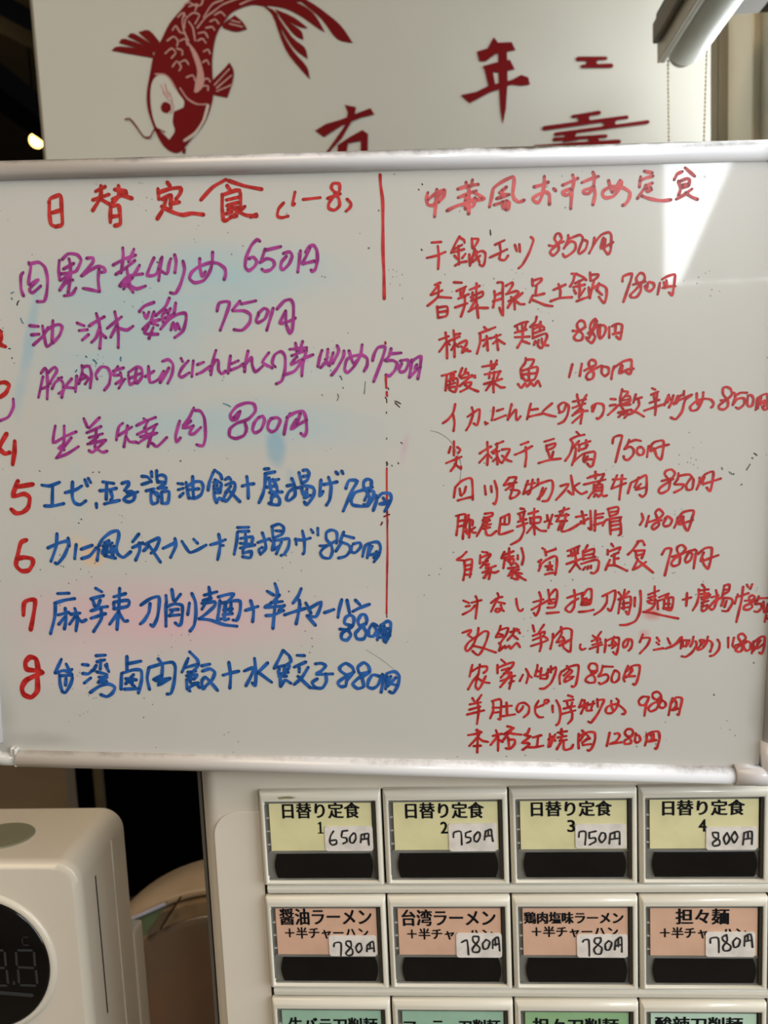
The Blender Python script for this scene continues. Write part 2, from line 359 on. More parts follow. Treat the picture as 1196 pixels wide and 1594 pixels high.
950,585 950,690;955,640 1055,620;910,710 905,830;915,710 1000,685 1055,690 1060,760 1035,860;930,830 1040,825;950,750 1020,760;1000,720 940,790;940,750 1010,810;985,740 990,800
T 210 900 5.461 blue 4.9 blue_line
120,760 105,850 125,945;120,760 240,725 320,715 345,760 335,880 310,975 275,985;200,685 235,740 230,830;160,862 230,825;175,870 300,850;230,830 200,910 300,850
465,625 530,690 540,740 500,790;455,680 425,750 400,800;430,760 540,730;450,800 520,790;440,830 530,820 500,860;440,860 445,930 470,960;460,850 480,895 540,890;445,940 520,900 550,930;480,800 470,880;570,745 640,730;575,790 640,770 680,800 660,860 600,920 580,940 570,880 600,840 660,900 705,955
800,715 815,830 808,935;750,825 820,805 885,790
1018,680 1030,800 1025,915 1000,890;930,790 1010,760 990,830 945,915;1130,720 1040,810;1050,800 1165,885
T 400 900 4.983 blue 4.8 blue_line
205,560 175,620 135,700;210,565 250,600 265,645 230,670;160,690 250,670 240,710;175,700 170,740 245,730;170,760 230,760;180,740 185,840;185,840 220,790 265,815;215,680 215,760;312,598 370,600;290,690 380,650;330,695 330,730;400,690 350,770 290,825;320,760 410,845
455,665 500,660 535,680 500,720 465,745 590,742;535,740 540,800 510,850 460,850 430,810 470,780;410,850 460,850
755,730 700,750 650,720 645,690 690,660 740,690 750,730 700,790 690,835 650,840 630,810 680,770 755,725
870,730 800,740 785,690 830,655 865,680 875,730 820,770 830,840 780,855 745,820 790,775 870,725
950,760 900,750 870,790 860,840 900,855 940,830 970,760;975,745 980,800 965,885
985,790 1010,740 1070,725 1105,760 1095,830 1060,890 1030,880;1010,760 1000,860;1015,840 1080,770;1040,760 1020,810 1090,830
T 650 260 5.004 redtitle 4.4 title_right
82,198 72,250 85,295 130,295 155,250 195,185 215,180 205,230 165,275;82,255 150,200 205,180;152,172 148,250 135,388
380,118 384,160;430,100 420,150;315,172 400,145 475,135;318,238 400,205 460,185;400,150 405,250 400,365;380,220 375,320;440,195 520,245 450,260;375,265 500,245;232,340 300,305 380,280 460,255;375,325 440,300 450,240
562,312 580,230 595,165 660,115 745,75 755,110 745,200 755,245 790,272 832,258;640,200 695,155;690,160 650,205 715,215;620,245 700,220;660,180 650,240;598,295 700,262;665,270 670,320 715,275 712,325 690,330
910,155 965,140 1020,118;990,72 990,130 975,215 945,275 910,265 905,240 950,210 1000,195 1030,215 1030,290
T 860 260 5.004 redtitle 4.2 title_right
12,168 28,185
82,142 140,115 200,88;160,62 170,100 155,180 120,218 85,210 85,190 140,170;155,180 150,250 145,325
230,122 300,92 362,72;318,38 330,80 320,160 285,205 250,205 250,180 300,165 325,150;325,150 335,210 318,295
440,105 470,195 530,105;468,195 540,110 530,160 480,225 420,240 392,215 405,180 470,150 550,160 605,195 600,245 575,285 550,298
718,32 780,45;690,75 680,155;685,105 730,85 785,70;725,150 780,125;730,140 740,190 775,175;715,170 665,245;700,225 740,240 800,255 860,262 925,255;735,165 770,160
1035,5 1075,40 1112,72;1015,35 975,55 950,100;985,110 1000,170 985,220;1000,110 1050,90 1070,100 1065,145;1015,140 1060,130;1015,160 1060,150;1090,170 1030,215 965,252;1040,200 1080,230 1132,252
T 650 260 5.004 red 3.3 menu_gan
110,588 185,583;72,708 150,690 220,660;160,615 168,700 162,795
330,540 295,600 265,668;325,545 365,570 368,590;285,640 350,605;280,665 365,640;320,615 325,760;290,690 310,715;375,675 350,710;295,768 330,745 385,735
425,555 430,630;425,560 475,560 460,600 435,635;450,640 410,770;405,680 410,770;410,715 490,655 530,670 525,740 510,772 485,760;465,655 460,720;490,690 430,740;470,700 485,745
605,605 680,570;640,590 650,660 640,715 680,725 708,690;565,705 640,670 700,640
760,605 775,655;795,600 800,660;885,545 905,570 870,670 820,760 790,788
1025,610 1065,615 1100,590 1125,560 1110,520 1085,520 1070,560 1100,610 1100,650 1060,690 1035,665 1050,640 1100,600 1140,580
T 860 260 5.004 red 3.3 menu_gan
125,528 125,560 92,635;130,560 215,528 240,550;92,630 140,580 180,590 180,640 140,680 100,700 82,675
235,565 275,580 260,640 215,675 205,655 235,575;330,548 320,610 288,672;325,600 380,530 440,508 460,530 460,600 455,650 435,680 405,640;400,550 380,635 475,585;415,560 405,640 395,600
T 660 415 5.004 red 3.4 menu_spicy
85,142 130,125;120,125 100,160 55,220;60,222 145,185;115,150 110,235 30,305;110,235 215,243;105,310 112,400;110,320 180,310 185,350 175,385 112,398;120,355 180,345
235,122 298,125;255,190 330,155;285,175 290,230;320,160 300,230;270,250 350,215;245,318 340,285;320,235 320,300 290,390
358,180 435,150;365,240 455,195 455,230 370,265;412,130 410,260 425,400;380,200 380,260;350,350 400,320 420,300;400,265 355,350;410,320 500,322
550,190 555,240 540,318;575,125 615,125 615,200 618,380 590,320;555,225 600,205;540,270 605,250
640,150 690,122 690,150 655,205;640,215 720,190 740,200 720,230 660,270;680,235 705,270 710,335;690,260 655,320;770,205 710,255;700,255 750,290 785,292
845,95 850,150;850,110 915,90 915,110 870,150;880,150 870,225;875,225 940,210;850,225 825,280;850,260 900,280 950,300 1005,308
1010,182 1105,140;1050,135 1065,190 1062,235;988,270 1060,245 1155,238
T 850 415 5.004 red 3.4 menu_spicy
200,55 225,60 215,110 190,155;235,55 290,80 315,105;230,130 300,95;215,160 305,140;260,110 265,180 260,240;220,180 235,210;305,170 270,225;240,270 290,250 335,235
345,45 350,110;350,65 410,60 400,85 365,110;375,110 345,240;335,160 345,245;350,180 420,140 470,165 475,220 460,280 440,270 415,235;415,130 400,190;395,180 440,220
598,115 605,75 672,55 655,130 605,275
775,115 720,130 705,90 735,50 765,60 770,100 700,180 660,220 670,240 710,235 740,190 740,140 720,130;680,140 775,115;790,165 800,120 840,130 845,160 815,190 785,180 775,150
890,125 880,180 872,218;905,100 950,75 1005,60 1005,100 995,180 985,222 960,200;940,105 940,160 910,165 960,155 1010,152;920,120 930,160
T 660 415 5.004 red 3.4 menu_chicken
120,570 195,542;170,512 180,600 182,715;175,590 120,665;185,590 205,610;232,495 240,565;240,530 285,522;195,580 280,545;240,570 240,705;240,610 215,650;245,600 270,625;275,600 330,575 335,600 300,660;290,620 330,650 365,660;300,670 340,640
470,470 490,492;430,520 500,495 558,472;440,525 440,590 415,678;460,575 520,555;490,540 500,655;490,590 465,620;520,560 600,530;565,530 580,650;565,580 540,600;580,570 632,602
710,465 760,440 812,430;725,465 735,500;765,450 770,485;800,435 785,490;710,515 800,490;710,550 825,545;770,500 770,560 730,632;770,580 800,590 825,600
880,390 870,430 830,470;850,450 850,560;855,460 900,450;855,490 910,460 940,475;855,520 940,490;910,430 905,500;855,555 950,520 960,550 920,635 890,615;870,580 860,610;895,570 890,600;920,560 925,600 972,615
T 850 415 5.004 red 3.4 menu_chicken
210,500 260,500 305,470 300,430 270,420 245,445 250,480 290,530 280,570 240,575 220,550 250,510 310,470
400,430 385,405 355,440 345,480 370,520 385,550 360,595 330,575 315,550;390,420 375,470 330,520;405,450 360,510 335,560
410,460 405,520 425,560 455,530 470,480 450,455 420,465;425,450 420,550
495,470 495,555;515,465 560,445 595,455 590,510 580,565 550,545;545,460 540,515 525,525 595,510
T 660 415 5.004 red 3.4 menu_fish
140,850 200,835 250,818;180,850 170,965;175,895 255,870 265,900 245,975 200,960;215,835 205,900;235,840 230,890;185,925 245,905;195,945 240,935
300,790 275,850;330,795 320,830;280,860 340,825 350,840;290,870 400,850;375,845 403,865;350,870 280,930;310,910 370,900 350,940 285,975;320,920 370,950 425,972
455,780 570,760;525,735 530,800;570,730 545,795;475,840 600,815;515,820 510,870;550,820 545,870;595,815 570,870;470,915 610,875;540,870 545,980;530,900 485,965;555,910 600,940 632,940
795,710 790,750 755,795;800,725 860,725 835,780;755,800 765,870;770,810 880,780 885,820 860,880 790,885 765,840;820,790 820,870;775,840 870,830
735,915 760,945 790,910 805,935 835,905 860,930 890,890 910,932
T 850 415 5.004 red 3.4 menu_fish
208,760 182,862;282,755 265,852
300,810 340,790 390,765 385,735 355,725 335,750 345,790 375,830 365,870 330,880 315,855 340,820 435,770
440,780 435,825 460,852 490,830 490,790 465,780 440,775;535,775 520,820 512,875;530,790 600,740 665,725 670,760 665,820 655,838 625,820;590,760 575,830 640,800 685,795;600,770 590,820
T 670 600 5.004 red 3.3 menu_squid
195,145 180,210 140,265 98,295;178,225 190,290 182,355
290,245 340,210 385,185 380,260 365,310 340,295;325,170 335,220 310,300 280,350;428,285 435,305;435,295 450,295
495,170 490,220 480,272;520,198 570,182;500,268 590,232;635,145 620,210 605,268;608,262 650,205 670,190 670,250 680,270 705,240
785,140 770,200 755,265;790,190 840,182;765,245 820,232 875,220;950,140 875,208 930,232 980,242
1010,205 1000,160 1040,132 1080,160 1070,230 1040,280 998,300;1060,150 1040,200 1005,212
T 860 590 6.328 red 3.3 menu_squid
245,150 255,205;340,155 305,215;205,222 335,200;200,285 325,240;260,230 270,265;300,230 280,290;200,360 270,320 350,312;275,290 200,360;300,300 290,380 280,440;290,350 200,430
430,250 400,320 395,300 395,270 440,240 500,250 510,300 490,360 450,395 440,385
575,195 625,200;568,262 625,252;550,355 610,300 660,250
690,100 680,150 670,190;700,120 745,125 730,160 680,200;720,165 765,170 765,220 680,250;670,210 690,290;690,210 750,200;670,260 770,250;650,330 780,300;700,290 700,320 655,375;740,310 740,350 710,385;720,330 700,350
825,150 800,235;820,200 885,180;850,200 855,260 800,330 750,350;775,310 840,330 905,370
985,90 1018,105;975,155 1045,125;1000,150 1010,200;1035,140 1030,200;960,235 1055,205;905,312 1000,280 1110,245;1020,230 1020,300 1015,355
T 1007 590 6.328 red 3.3 menu_squid
220,155 175,260;230,180 205,230;265,160 250,220 220,280;240,200 270,250 310,165;310,190 340,160 280,230;370,115 365,160;290,240 320,210 445,155 380,210 350,320 290,395 240,378
495,140 500,250 540,200;560,130 550,210 500,300 445,310 430,275 480,225 560,195 630,200 660,235 655,265 638,280
730,210 790,200 840,155 830,100 790,78 755,90 755,150 800,210 800,270 760,300 715,290 720,255 780,210
860,135 880,160 850,255;870,165 930,135 990,135;850,250 900,195 960,190 960,250 910,290 880,278;1000,170 990,230 1005,270 1040,260 1055,200 1035,160 1000,160
1095,185 1085,240 1075,305;1090,200 1130,165 1190,150 1190,290 1160,300 1140,270;1130,180 1120,250 1165,210 1160,270;1105,190 1095,290
T 670 600 5.004 red 3.3 menu_tofu
185,435 185,545;160,475 145,525;210,480 235,500 220,525;125,605 185,580 245,555;205,555 200,610 160,668;190,610 230,640 242,630 240,650
385,530 430,500 475,475;445,440 450,530 445,620;440,540 382,602;455,540 480,565;510,460 570,435;520,450 520,490 480,520;490,530 540,510;520,510 525,615;510,570 490,590;525,560 550,600;560,500 620,495 600,540 560,605;560,545 600,580 635,592
705,462 765,440;660,540 720,515 795,472;745,480 750,550 740,632
890,438 965,415;905,465 910,510;910,470 975,450 965,480 915,505;920,520 935,570;960,515 945,570;845,605 930,580 1018,570
T 860 590 6.328 red 3.3 menu_tofu
240,520 265,545;180,595 240,565 318,548;182,600 205,640 180,730 130,805;265,610 205,680;235,680 225,760 195,850;260,650 375,612;335,600 335,680;260,700 330,680 350,650;270,650 265,710
205,820 300,740 410,715 425,740 400,850 375,865 345,830;320,740 310,810 360,790;350,760 320,820;330,790 390,790
595,635 605,580 640,560 690,560 670,640 625,820
760,595 740,650 710,690;755,625 820,600 875,610;715,690 770,665 805,700 795,750 750,795 715,790 705,760
840,680 880,670 905,700 895,740 860,750 835,720 845,680 870,665
950,660 935,770;960,670 1010,620 1090,605 1100,650 1085,750 1070,795 1030,760 1005,680;980,660 975,710 1050,670 1150,645
T 700 725 6.01 red 3.3 menu_beef
55,200 42,298;52,205 110,145 180,115 210,130 218,220 218,318;95,210 105,275;155,195 140,250 110,280;78,325 150,305 220,290
330,185 340,270;390,190 395,248;422,140 445,220 445,300 425,360 410,350
560,110 510,180;560,110 625,108 605,155;510,182 630,155;555,165 605,165;525,228 600,180 565,300;575,225 640,230 655,250 620,290 570,308
735,140 690,265;715,180 800,160;780,130 755,250 735,268;690,265 740,235 830,180;830,125 830,180;820,175 950,135 970,180 960,250 920,325 870,330;875,205 840,315;905,210 870,270 825,312
1138,90 1150,160 1160,270 1110,235;1040,190 1115,170 1080,230 998,320
T 860 725 4.446 red 3.3 menu_beef
190,120 150,150 200,195 240,180
300,40 300,90;245,85 360,55;260,75 320,60;220,130 370,95;360,60 330,110 250,225;290,130 285,190;290,135 345,130 345,185;295,155 340,150;295,175 340,170;290,215 305,195 320,215 340,195 355,210 380,205
450,65 410,160;420,95 510,90;410,160 510,120;485,65 465,235
545,120 525,190;550,115 600,90 650,65 655,120 650,190 625,215 605,200;600,80 570,150;615,125 580,165 640,150;600,150 590,165
760,105 830,85 850,50 825,25 790,35 780,60 815,110 805,165 760,190 738,180 750,150 840,90
875,50 870,90 845,125;880,70 950,60 980,95;850,130 910,130 895,160 845,185;965,80 930,130 935,165 970,160 980,100
1020,80 1020,120 1000,165;1025,110 1060,60 1115,40 1110,110 1095,175 1070,150;1055,80 1040,125 1100,110 1168,88
T 700 725 6.01 red 3.4 menu_pork_tail
60,470 150,455 135,560 125,685;85,465 75,580 65,650;80,520 130,510;80,570 120,560;180,460 170,510 150,560;150,510 215,510 215,560;190,500 190,580 185,672;150,570 175,640 150,610;240,575 190,610;190,600 225,625 245,625
330,450 402,440 395,470 320,490;325,480 310,560 255,660;310,510 370,500;380,510 330,530;320,560 390,545;320,590 380,575;350,530 340,600 350,645 390,650 440,610
480,490 540,460 560,455 555,545 480,545;480,490 470,580 465,640 510,635 595,605;520,480 515,545
665,400 700,405;640,450 710,425;660,460 665,500;700,440 685,500;640,525 720,500;635,570 730,535;690,530 700,600 660,690 575,738
740,450 830,425;795,400 790,520 798,645;750,490 850,480 845,530 760,540;760,490 760,540;790,550 725,630;800,570 850,605 905,610
915,460 920,500;965,455 940,530 925,585;890,525 930,510;940,540 960,545;1075,390 1060,440;1030,430 1120,400;990,470 1115,460;1040,450 1010,510;1095,450 1080,510;1000,520 1100,515;1050,520 1020,600;1080,520 1050,600 1065,615 1120,600 1196,560
T 860 725 4.446 red 3.4 menu_pork_tail
165,355 240,340;205,315 225,400 200,385;150,425 250,365;265,310 270,440 250,430;300,310 295,450;300,340 355,330;300,365 350,355;290,410 360,390
385,300 455,285 450,330 400,350;390,300 400,350;410,320 445,315;350,415 375,375 480,355;475,355 470,380;400,385 405,475;405,390 470,385 475,470 460,482;410,415 465,405;410,445 465,435
620,330 630,370 608,410;670,345 650,420;670,390 740,365 770,330 740,300 715,325 730,365 740,410 705,440 690,425 710,400 760,375
790,365 770,400 780,420 815,410 830,375 800,350 780,365;870,355 865,390 845,430;870,365 910,320 980,310 970,360 940,450 915,415 905,350;900,350 880,405 930,390 975,375;910,350 905,395
T 700 725 6.01 red 3.4 menu_own
160,805 115,850 70,880 130,885;135,890 210,875 205,960 190,1045;140,895 145,980 130,1070;150,935 195,925;150,975 195,965;145,1020 205,1015
305,805 355,812;290,835 285,915;295,860 380,825 385,840 340,885;310,905 360,890;350,890 290,955;310,925 370,920 340,960;340,930 365,960 330,1050;390,970 370,1060;310,1000 360,975;370,960 435,935;360,980 420,1000 460,985;320,1050 360,1000
515,805 485,865;500,840 600,800;560,770 555,900;490,865 600,845;520,870 505,960;525,885 600,870 595,920;560,880 580,930;640,835 640,875;675,770 695,850 680,925;620,910 640,935;550,960 650,945;600,950 555,1030;580,985 650,970;550,1030 620,1000 680,1010;600,1000 580,1050;620,1000 640,1060 600,1055;620,1010 670,1045 715,1070
870,770 895,790 905,840;905,810 995,780;840,890 855,930 835,985;830,900 860,880;845,935 900,885 980,845 1005,860 1005,940 990,1020;895,1018 940,1005 1000,1000;940,900 945,970;900,940 965,935 920,975;920,950 965,975
T 860 725 4.446 red 3.4 menu_own
105,590 190,555;130,590 140,625;155,580 155,610;180,565 175,600;110,625 180,605;100,680 200,645;160,620 165,670 120,735;160,670 195,715
245,550 220,600;215,590 215,650;220,600 290,575 285,620;225,620 280,610;225,645 300,630;200,680 300,650 325,665 315,720 290,745 270,740;230,700 215,720;250,695 245,715;270,690 268,710
410,540 425,560;385,580 385,615;390,595 470,565 465,585;410,625 460,600;430,610 430,680;430,645 460,640;400,650 370,720;390,690 440,690 520,728
590,525 625,520 640,550;595,530 560,580 525,615;570,590 640,585;580,600 585,640;640,590 620,640;590,620 635,610;595,645 560,720;560,720 600,700 650,665;590,650 640,690 700,740
760,615 785,575 825,575 810,640 780,760
830,630 890,610 925,575 900,548 870,560 865,585 885,630 880,680 840,695 825,675 850,640 920,600 990,580
940,610 920,650 930,670 960,650 970,610 950,600;1000,585 990,640 980,712;1010,610 1060,570 1105,570 1100,640 1080,712 1050,680 1040,640;1050,600 1030,660 1090,640 1152,618
T 700 890 6.01 red 3.3 menu_soupless
130,270 185,292;152,325 190,318;125,400 200,360 240,315;245,228 262,270 255,350 245,440;205,290 300,265
450,200 460,235 420,310 390,375;390,292 440,250 495,235;460,285 518,297;480,310 490,345 450,378 430,365 445,345 480,345 510,368
625,250 632,310 650,360 675,365 688,348
785,285 880,258;840,190 858,250 840,350 810,412 790,385;770,355 830,320 920,270;925,168 935,240 930,300;940,220 990,165 1010,185 1005,260 985,330 920,335;950,270 960,300;940,300 990,285;940,265 980,255;912,388 1025,378
T 860 890 6.01 red 3.3 menu_soupless
140,245 200,225 290,195;205,170 215,230 205,330 170,378 130,360 130,335 180,290 245,250;275,200 285,260 270,310;290,220 330,165 365,165 370,220 355,300 280,312;300,250 320,290;290,290 350,260;320,245 345,300;250,375 320,370 388,355
470,230 530,200 590,175 585,260 550,365 520,345;515,225 510,290 460,360 395,402
620,190 650,230;680,165 670,230;718,185 690,215 620,260;640,250 620,390;640,260 730,230 735,300 715,400 690,370;655,300 710,290;650,340 715,330;670,270 670,350;775,240 772,325;825,178 832,260 820,380 780,460 700,495 635,498
960,135 960,300;900,215 1000,175;900,245 970,225;890,275 970,260;925,260 900,290 960,300;960,310 930,345 870,375;850,375 940,385 1020,405 1180,437
985,270 990,350;1000,240 1090,205 1060,240;1000,270 1060,250 1130,240 1130,300 1110,360 1060,350;1050,270 1045,350;1090,260 1090,340;1050,300 1100,300;1040,340 1110,340
T 997 890 6.01 red 3.3 menu_soupless
398,262 478,240;440,198 432,318
580,120 605,150;550,165 550,220 530,300 492,362;560,175 640,165;600,180 600,260 575,330;570,210 640,200 640,240 575,260;570,240 655,215;575,290 640,270;580,330 630,310 625,345 590,370 575,350
670,240 735,220;710,170 720,230 700,330 670,355 650,330 700,270 750,240;785,130 835,120 830,180 780,210;790,130 770,230;785,170 825,165;700,320 740,250 850,250 865,290 820,365 770,365;780,260 760,320;810,270 790,330
915,210 885,300;900,240 1015,200;965,140 950,260 925,370 900,472;1000,120 1010,145;1050,115 1030,160
980,270 1040,270 1075,240 1050,220 1020,240 1030,280 1050,330 1010,355 970,350 980,320 1040,290 1080,265
1110,230 1100,270 1075,300;1100,250 1190,245;1080,305 1130,300 1135,340 1100,375 1070,370;1155,280 1160,380 1196,370;1196,300 1175,380;1180,405 1165,470;1180,430 1196,440
T 700 890 6.01 red 3.3 menu_cumin
120,572 200,545 195,570 175,590 215,620;272,525 265,580 220,690 165,745 150,710 180,660 250,610 330,555 365,570 345,650 300,750 265,780 215,740;215,690 320,715 435,755
480,505 465,550 435,612;470,545 550,525 530,590 475,670;435,612 520,605;460,580 500,590;605,530 600,575 545,640;570,565 650,540;590,590 640,630;630,530 660,575;465,665 480,690 465,740 520,690;520,690 525,715 560,690 575,720 630,665 660,705
780,500 795,560;885,495 835,570;780,600 890,560 890,580;780,640 880,600;850,580 860,680 845,745;765,695 920,640 880,600
970,580 965,640 945,722;975,620 1050,540 1110,530 1145,550 1140,640 1130,748 1080,720 1055,680;1045,515 1050,580 1005,660;1060,610 1080,650 1030,692;1020,660 1070,640;1060,680 1140,630
T 860 890 6.01 red 3.3 menu_cumin
265,680 260,710 280,730 312,718
380,595 400,615;460,560 410,630;370,650 440,620 450,640;375,685 460,660;350,722 470,680;420,640 430,690 425,755
500,630 500,680 490,755;500,650 570,620 625,620 620,700 600,775 570,750;580,605 560,670;570,640 600,680 560,715;530,690 620,680
715,640 700,690 670,710 665,670 700,630 740,635 750,670 740,710 715,740
850,585 820,660;840,620 915,620 890,690 820,765
980,615 1005,650;975,660 1000,680;950,732 1040,715;1080,620 1105,675;1060,720 1130,695 1196,650
T 997 890 6.01 red 3.3 menu_cumin
240,718 300,695 345,660 380,615;340,665 390,610 380,720;400,640 400,700;385,650 440,640 430,700;385,700 440,690 460,640;500,605 490,660 470,700;520,650 530,680 490,750 430,795 390,790;560,650 580,635 570,680
530,700 540,730 580,720 610,680 600,640 560,640;635,605 620,670 590,700;550,710 590,660 650,645 675,670 670,710 655,748
725,635 745,670 735,730 690,780 655,788
825,615 825,710;880,615 865,690 900,720;890,690 940,670 990,620 960,580 925,590 920,620 950,670 955,730 925,750 895,735 920,700 990,660
985,640 970,700 995,740 1030,720 1035,670 1005,650 985,665;1060,650 1060,700 1045,765;1065,660 1130,610 1165,610 1160,700 1140,765 1115,755;1110,640 1090,720 1150,680;1130,640 1060,740
T 710 1020 6.01 red 3.4 menu_farm
155,88 145,130 128,200;150,150 220,110 290,105 290,140 260,165;225,85 210,180 160,240 115,320;210,175 195,230 185,290 210,320 240,280 280,195;215,220 260,250 315,258
425,40 460,70;390,90 390,170;400,115 470,85 540,65 530,100 490,145;430,140 500,120;500,130 420,210;450,170 520,160;470,150 500,190 415,300;420,240 555,190;520,160 520,230 500,315;500,260 545,240
630,180 598,242;655,125 680,180 660,262;680,180 710,208
765,90 760,130 740,195;750,150 800,150;800,120 790,200;760,200 855,180 850,220 790,215;865,130 850,210;890,100 890,160;850,170 935,110 930,170 890,260 830,310 785,312
990,150 970,200 975,268;1000,150 1060,110 1145,92 1145,170 1125,270 1100,298 1085,288;1040,100 1060,140 1010,190;1060,130 1090,150 1040,200;1100,200 1030,210 1020,250 1090,215
T 870 1020 5.722 red 3.4 menu_farm
345,140 290,140 268,110 285,75 325,75 345,100 335,150 260,190 240,225 275,245 320,240 325,205 290,150
395,95 380,150 355,190;400,100 485,102;360,190 420,170 445,190 430,230 375,258 360,245
500,135 475,190 475,230 500,242 535,215 540,160 510,135
620,95 595,150 580,210 590,235;600,145 660,95 720,90 720,150 700,230 680,265 665,255;650,110 655,140 600,200;600,190 680,185;650,115 640,150
T 710 1020 6.01 red 3.4 menu_sheep
155,400 175,435;240,370 200,430;130,460 235,440;125,510 230,480;105,555 265,515;205,445 215,510 198,645
335,430 410,410 425,440 415,600 395,595;350,440 350,520 320,592;345,490 410,490;340,540 410,530;440,480 525,472;475,440 480,560;440,570 555,552
630,475 620,500 585,535 568,500 590,455 640,445 685,480 680,540 635,582
755,490 820,465;775,425 745,480 745,540 780,580 818,578;870,430 850,450 830,445 835,420 865,418 870,432;905,470 908,535;940,420 970,480 980,560 965,630 940,655
1050,375 1095,390;1010,430 1100,415;1040,440 1050,480;1090,440 1080,480;1010,500 1115,475;990,550 1120,515;1065,480 1090,540 1085,600 1050,640
T 870 1020 5.722 red 3.4 menu_sheep
210,395 180,465;230,400 230,450 200,520;185,465 250,430 230,470;260,420 250,490 300,490;310,410 290,480;270,440 320,430;345,390 350,460;350,400 405,395 390,440 350,520 290,600 265,590
470,405 470,450 490,495;515,385 535,410 510,480 470,515 430,515 420,490 440,455 510,435 560,460 595,500 585,525 568,522
805,370 750,370 715,405 725,440 760,445 790,415 805,375 780,440 765,540
915,370 870,395 840,375 840,340 880,325 910,350 910,400 840,430 800,470 820,500 870,480 890,440 880,400
925,400 900,430 900,460 930,470 955,450 950,420 925,400;1015,380 1000,440 980,535;1010,420 1050,375 1100,385 1085,470 1070,530 1058,525;1045,405 1050,450 1010,490 1065,475;1050,420 1050,470
T 710 1020 6.01 red 3.6 menu_red_braised
115,748 220,730;200,695 205,760 200,910;230,715 200,770 125,850;210,770 250,800 302,810;165,850 235,845;190,700 240,720
345,755 430,735;375,700 395,760 395,895;390,760 325,840;400,790 440,810;480,665 530,680 450,740;540,680 520,700 430,810;480,720 540,735 615,742;490,770 500,870;500,790 550,790 550,830 510,875 470,870
690,685 670,730 640,745 700,760;700,755 660,790 620,820 680,820;625,885 660,860 690,830;720,770 800,748;770,760 760,850;650,860 740,860 820,845
880,735 880,790 865,860;865,790 900,760;910,760 930,800;930,740 880,855;990,690 980,740;950,725 1040,710;950,770 1035,755;1000,740 980,800;970,800 1040,790;990,800 945,880;1010,800 1010,870 1030,885 1080,870 1098,835
T 870 1020 5.722 red 3.6 menu_red_braised
180,700 175,760 180,830;185,720 260,685 320,690 325,750 300,820 275,850 260,845;210,670 230,700 190,760;240,700 270,730 210,780;250,750 280,740;215,800 290,790
455,690 445,740 430,808
500,700 530,695 545,720 510,770 460,790 560,775
655,720 610,720 590,690 610,660 650,660 665,690 640,730 590,760 590,790 640,785 645,755 620,730
690,695 680,760 700,780 730,755 715,715 690,710;785,700 785,750 770,805;785,715 830,685 890,680 900,740 885,800 870,835 860,830;820,710 840,740 800,770 870,755;845,700 850,750
K 0 0 400 1220 5.436
650,400 625,440 618,490 640,518 675,505 672,475 630,480;722,400 768,395;725,400 718,450 758,458 762,490 730,505;820,415 790,450 790,490 815,500 838,465 835,425 820,415;885,430 880,495;885,430 945,420 945,470 950,518;912,430 912,465;885,470 945,462
K 1 0 600 1220 5.436
578,455 582,412 640,405 648,515;680,415 725,400;682,415 683,450 720,455 722,485 690,500;785,405 755,440 755,480 780,488 802,450 800,415 785,405;850,400 840,475;850,400 895,385 902,430 912,485;872,395 872,440;845,445 905,435
K 2 0 786 1140 2.917
337,475 340,452 368,452 365,510;382,455 415,448;385,455 385,480 410,478 412,495 385,510;440,455 428,480 440,500 458,480 455,458 440,455;480,460 475,505;480,460 520,450 522,508;500,455 500,480;480,485 520,480
K 3 0 786 1140 2.917
970,455 945,455 950,475 975,490 975,510 950,515 945,500 970,480 970,455;1010,455 995,480 1005,508 1022,485 1010,455;1045,450 1030,475 1042,500 1058,475 1045,450;1088,455 1082,510;1088,455 1122,450 1122,508;1105,455 1105,480;1085,485 1122,480
K 0 1 410 1385 5.436
598,480 605,450 658,450 658,558;740,435 705,435 705,465 755,505 755,545 720,555 700,535 745,480 740,435;805,455 785,490 805,530 835,500 825,455 805,455;880,470 878,520;880,470 930,435 940,522;905,455 905,500;880,500 935,490
K 1 1 600 1385 5.436
645,445 690,425 700,480 705,548;790,395 745,395 745,435 800,490 790,525 745,525 740,495 790,430 790,395;855,420 825,455 835,500 870,490 885,440 855,420;910,435 910,495;910,430 955,400 970,515;932,420 935,470;910,465 965,455
K 2 1 790 1385 5.436
640,440 650,425 690,425 695,560;790,405 745,410 740,445 800,490 790,540 750,540 735,500 790,440 790,405;860,430 830,460 835,505 865,505 885,450 860,430;915,440 910,505;915,435 965,400 970,525;940,420 940,480;910,475 970,460
K 3 1 976 1385 5.436
708,450 712,410 775,410 780,530;845,380 810,400 820,430 880,475 870,510 825,515 815,480 850,430 845,380;930,405 900,440 910,485 945,475 960,425 930,405;1000,400 995,475;1000,395 1050,375 1065,485;1025,385 1025,430;1000,435 1060,425
T 650 260 5.004 black 1.6 stray_marks
568,490 570,510 572,530;10,172 12,178;36,130 40,137;32,640 38,650
T 500 530 6 grey 1.2 stray_marks
414,385 410,440 404,498;180,330 190,345 196,362;155,500 165,530 150,560;5,505 14,512
T 500 530 6 black 1.5 stray_marks
690,565 712,572 745,592;628,440 630,458;204,438 208,446;600,530 606,540
T 0 380 8.85 black 1.7 stray_marks
235,840 245,800 262,780;500,780 515,800 528,808;30,1200 38,1205;120,1440 145,1438;165,1565 170,1575
T 0 380 8.85 teal 1.8 stray_marks
152,682 165,670 190,662;160,740 165,760;285,1020 300,1060 320,1090
T 670 600 5.004 grey 0.55 stray_marks
0,352 60,366 120,400 170,450 205,520 235,590 242,660 232,740
T 400 900 4.983 grey 0.5 stray_marks
848,555 920,600 1000,655 1065,710
T 0 725 4 black 1.3 stray_marks
504,330 509,336;488,355 494,358;393,626 397,630;245,30 250,36;575,42 582,40
T 1007 590 6.328 black 1.6 stray_marks
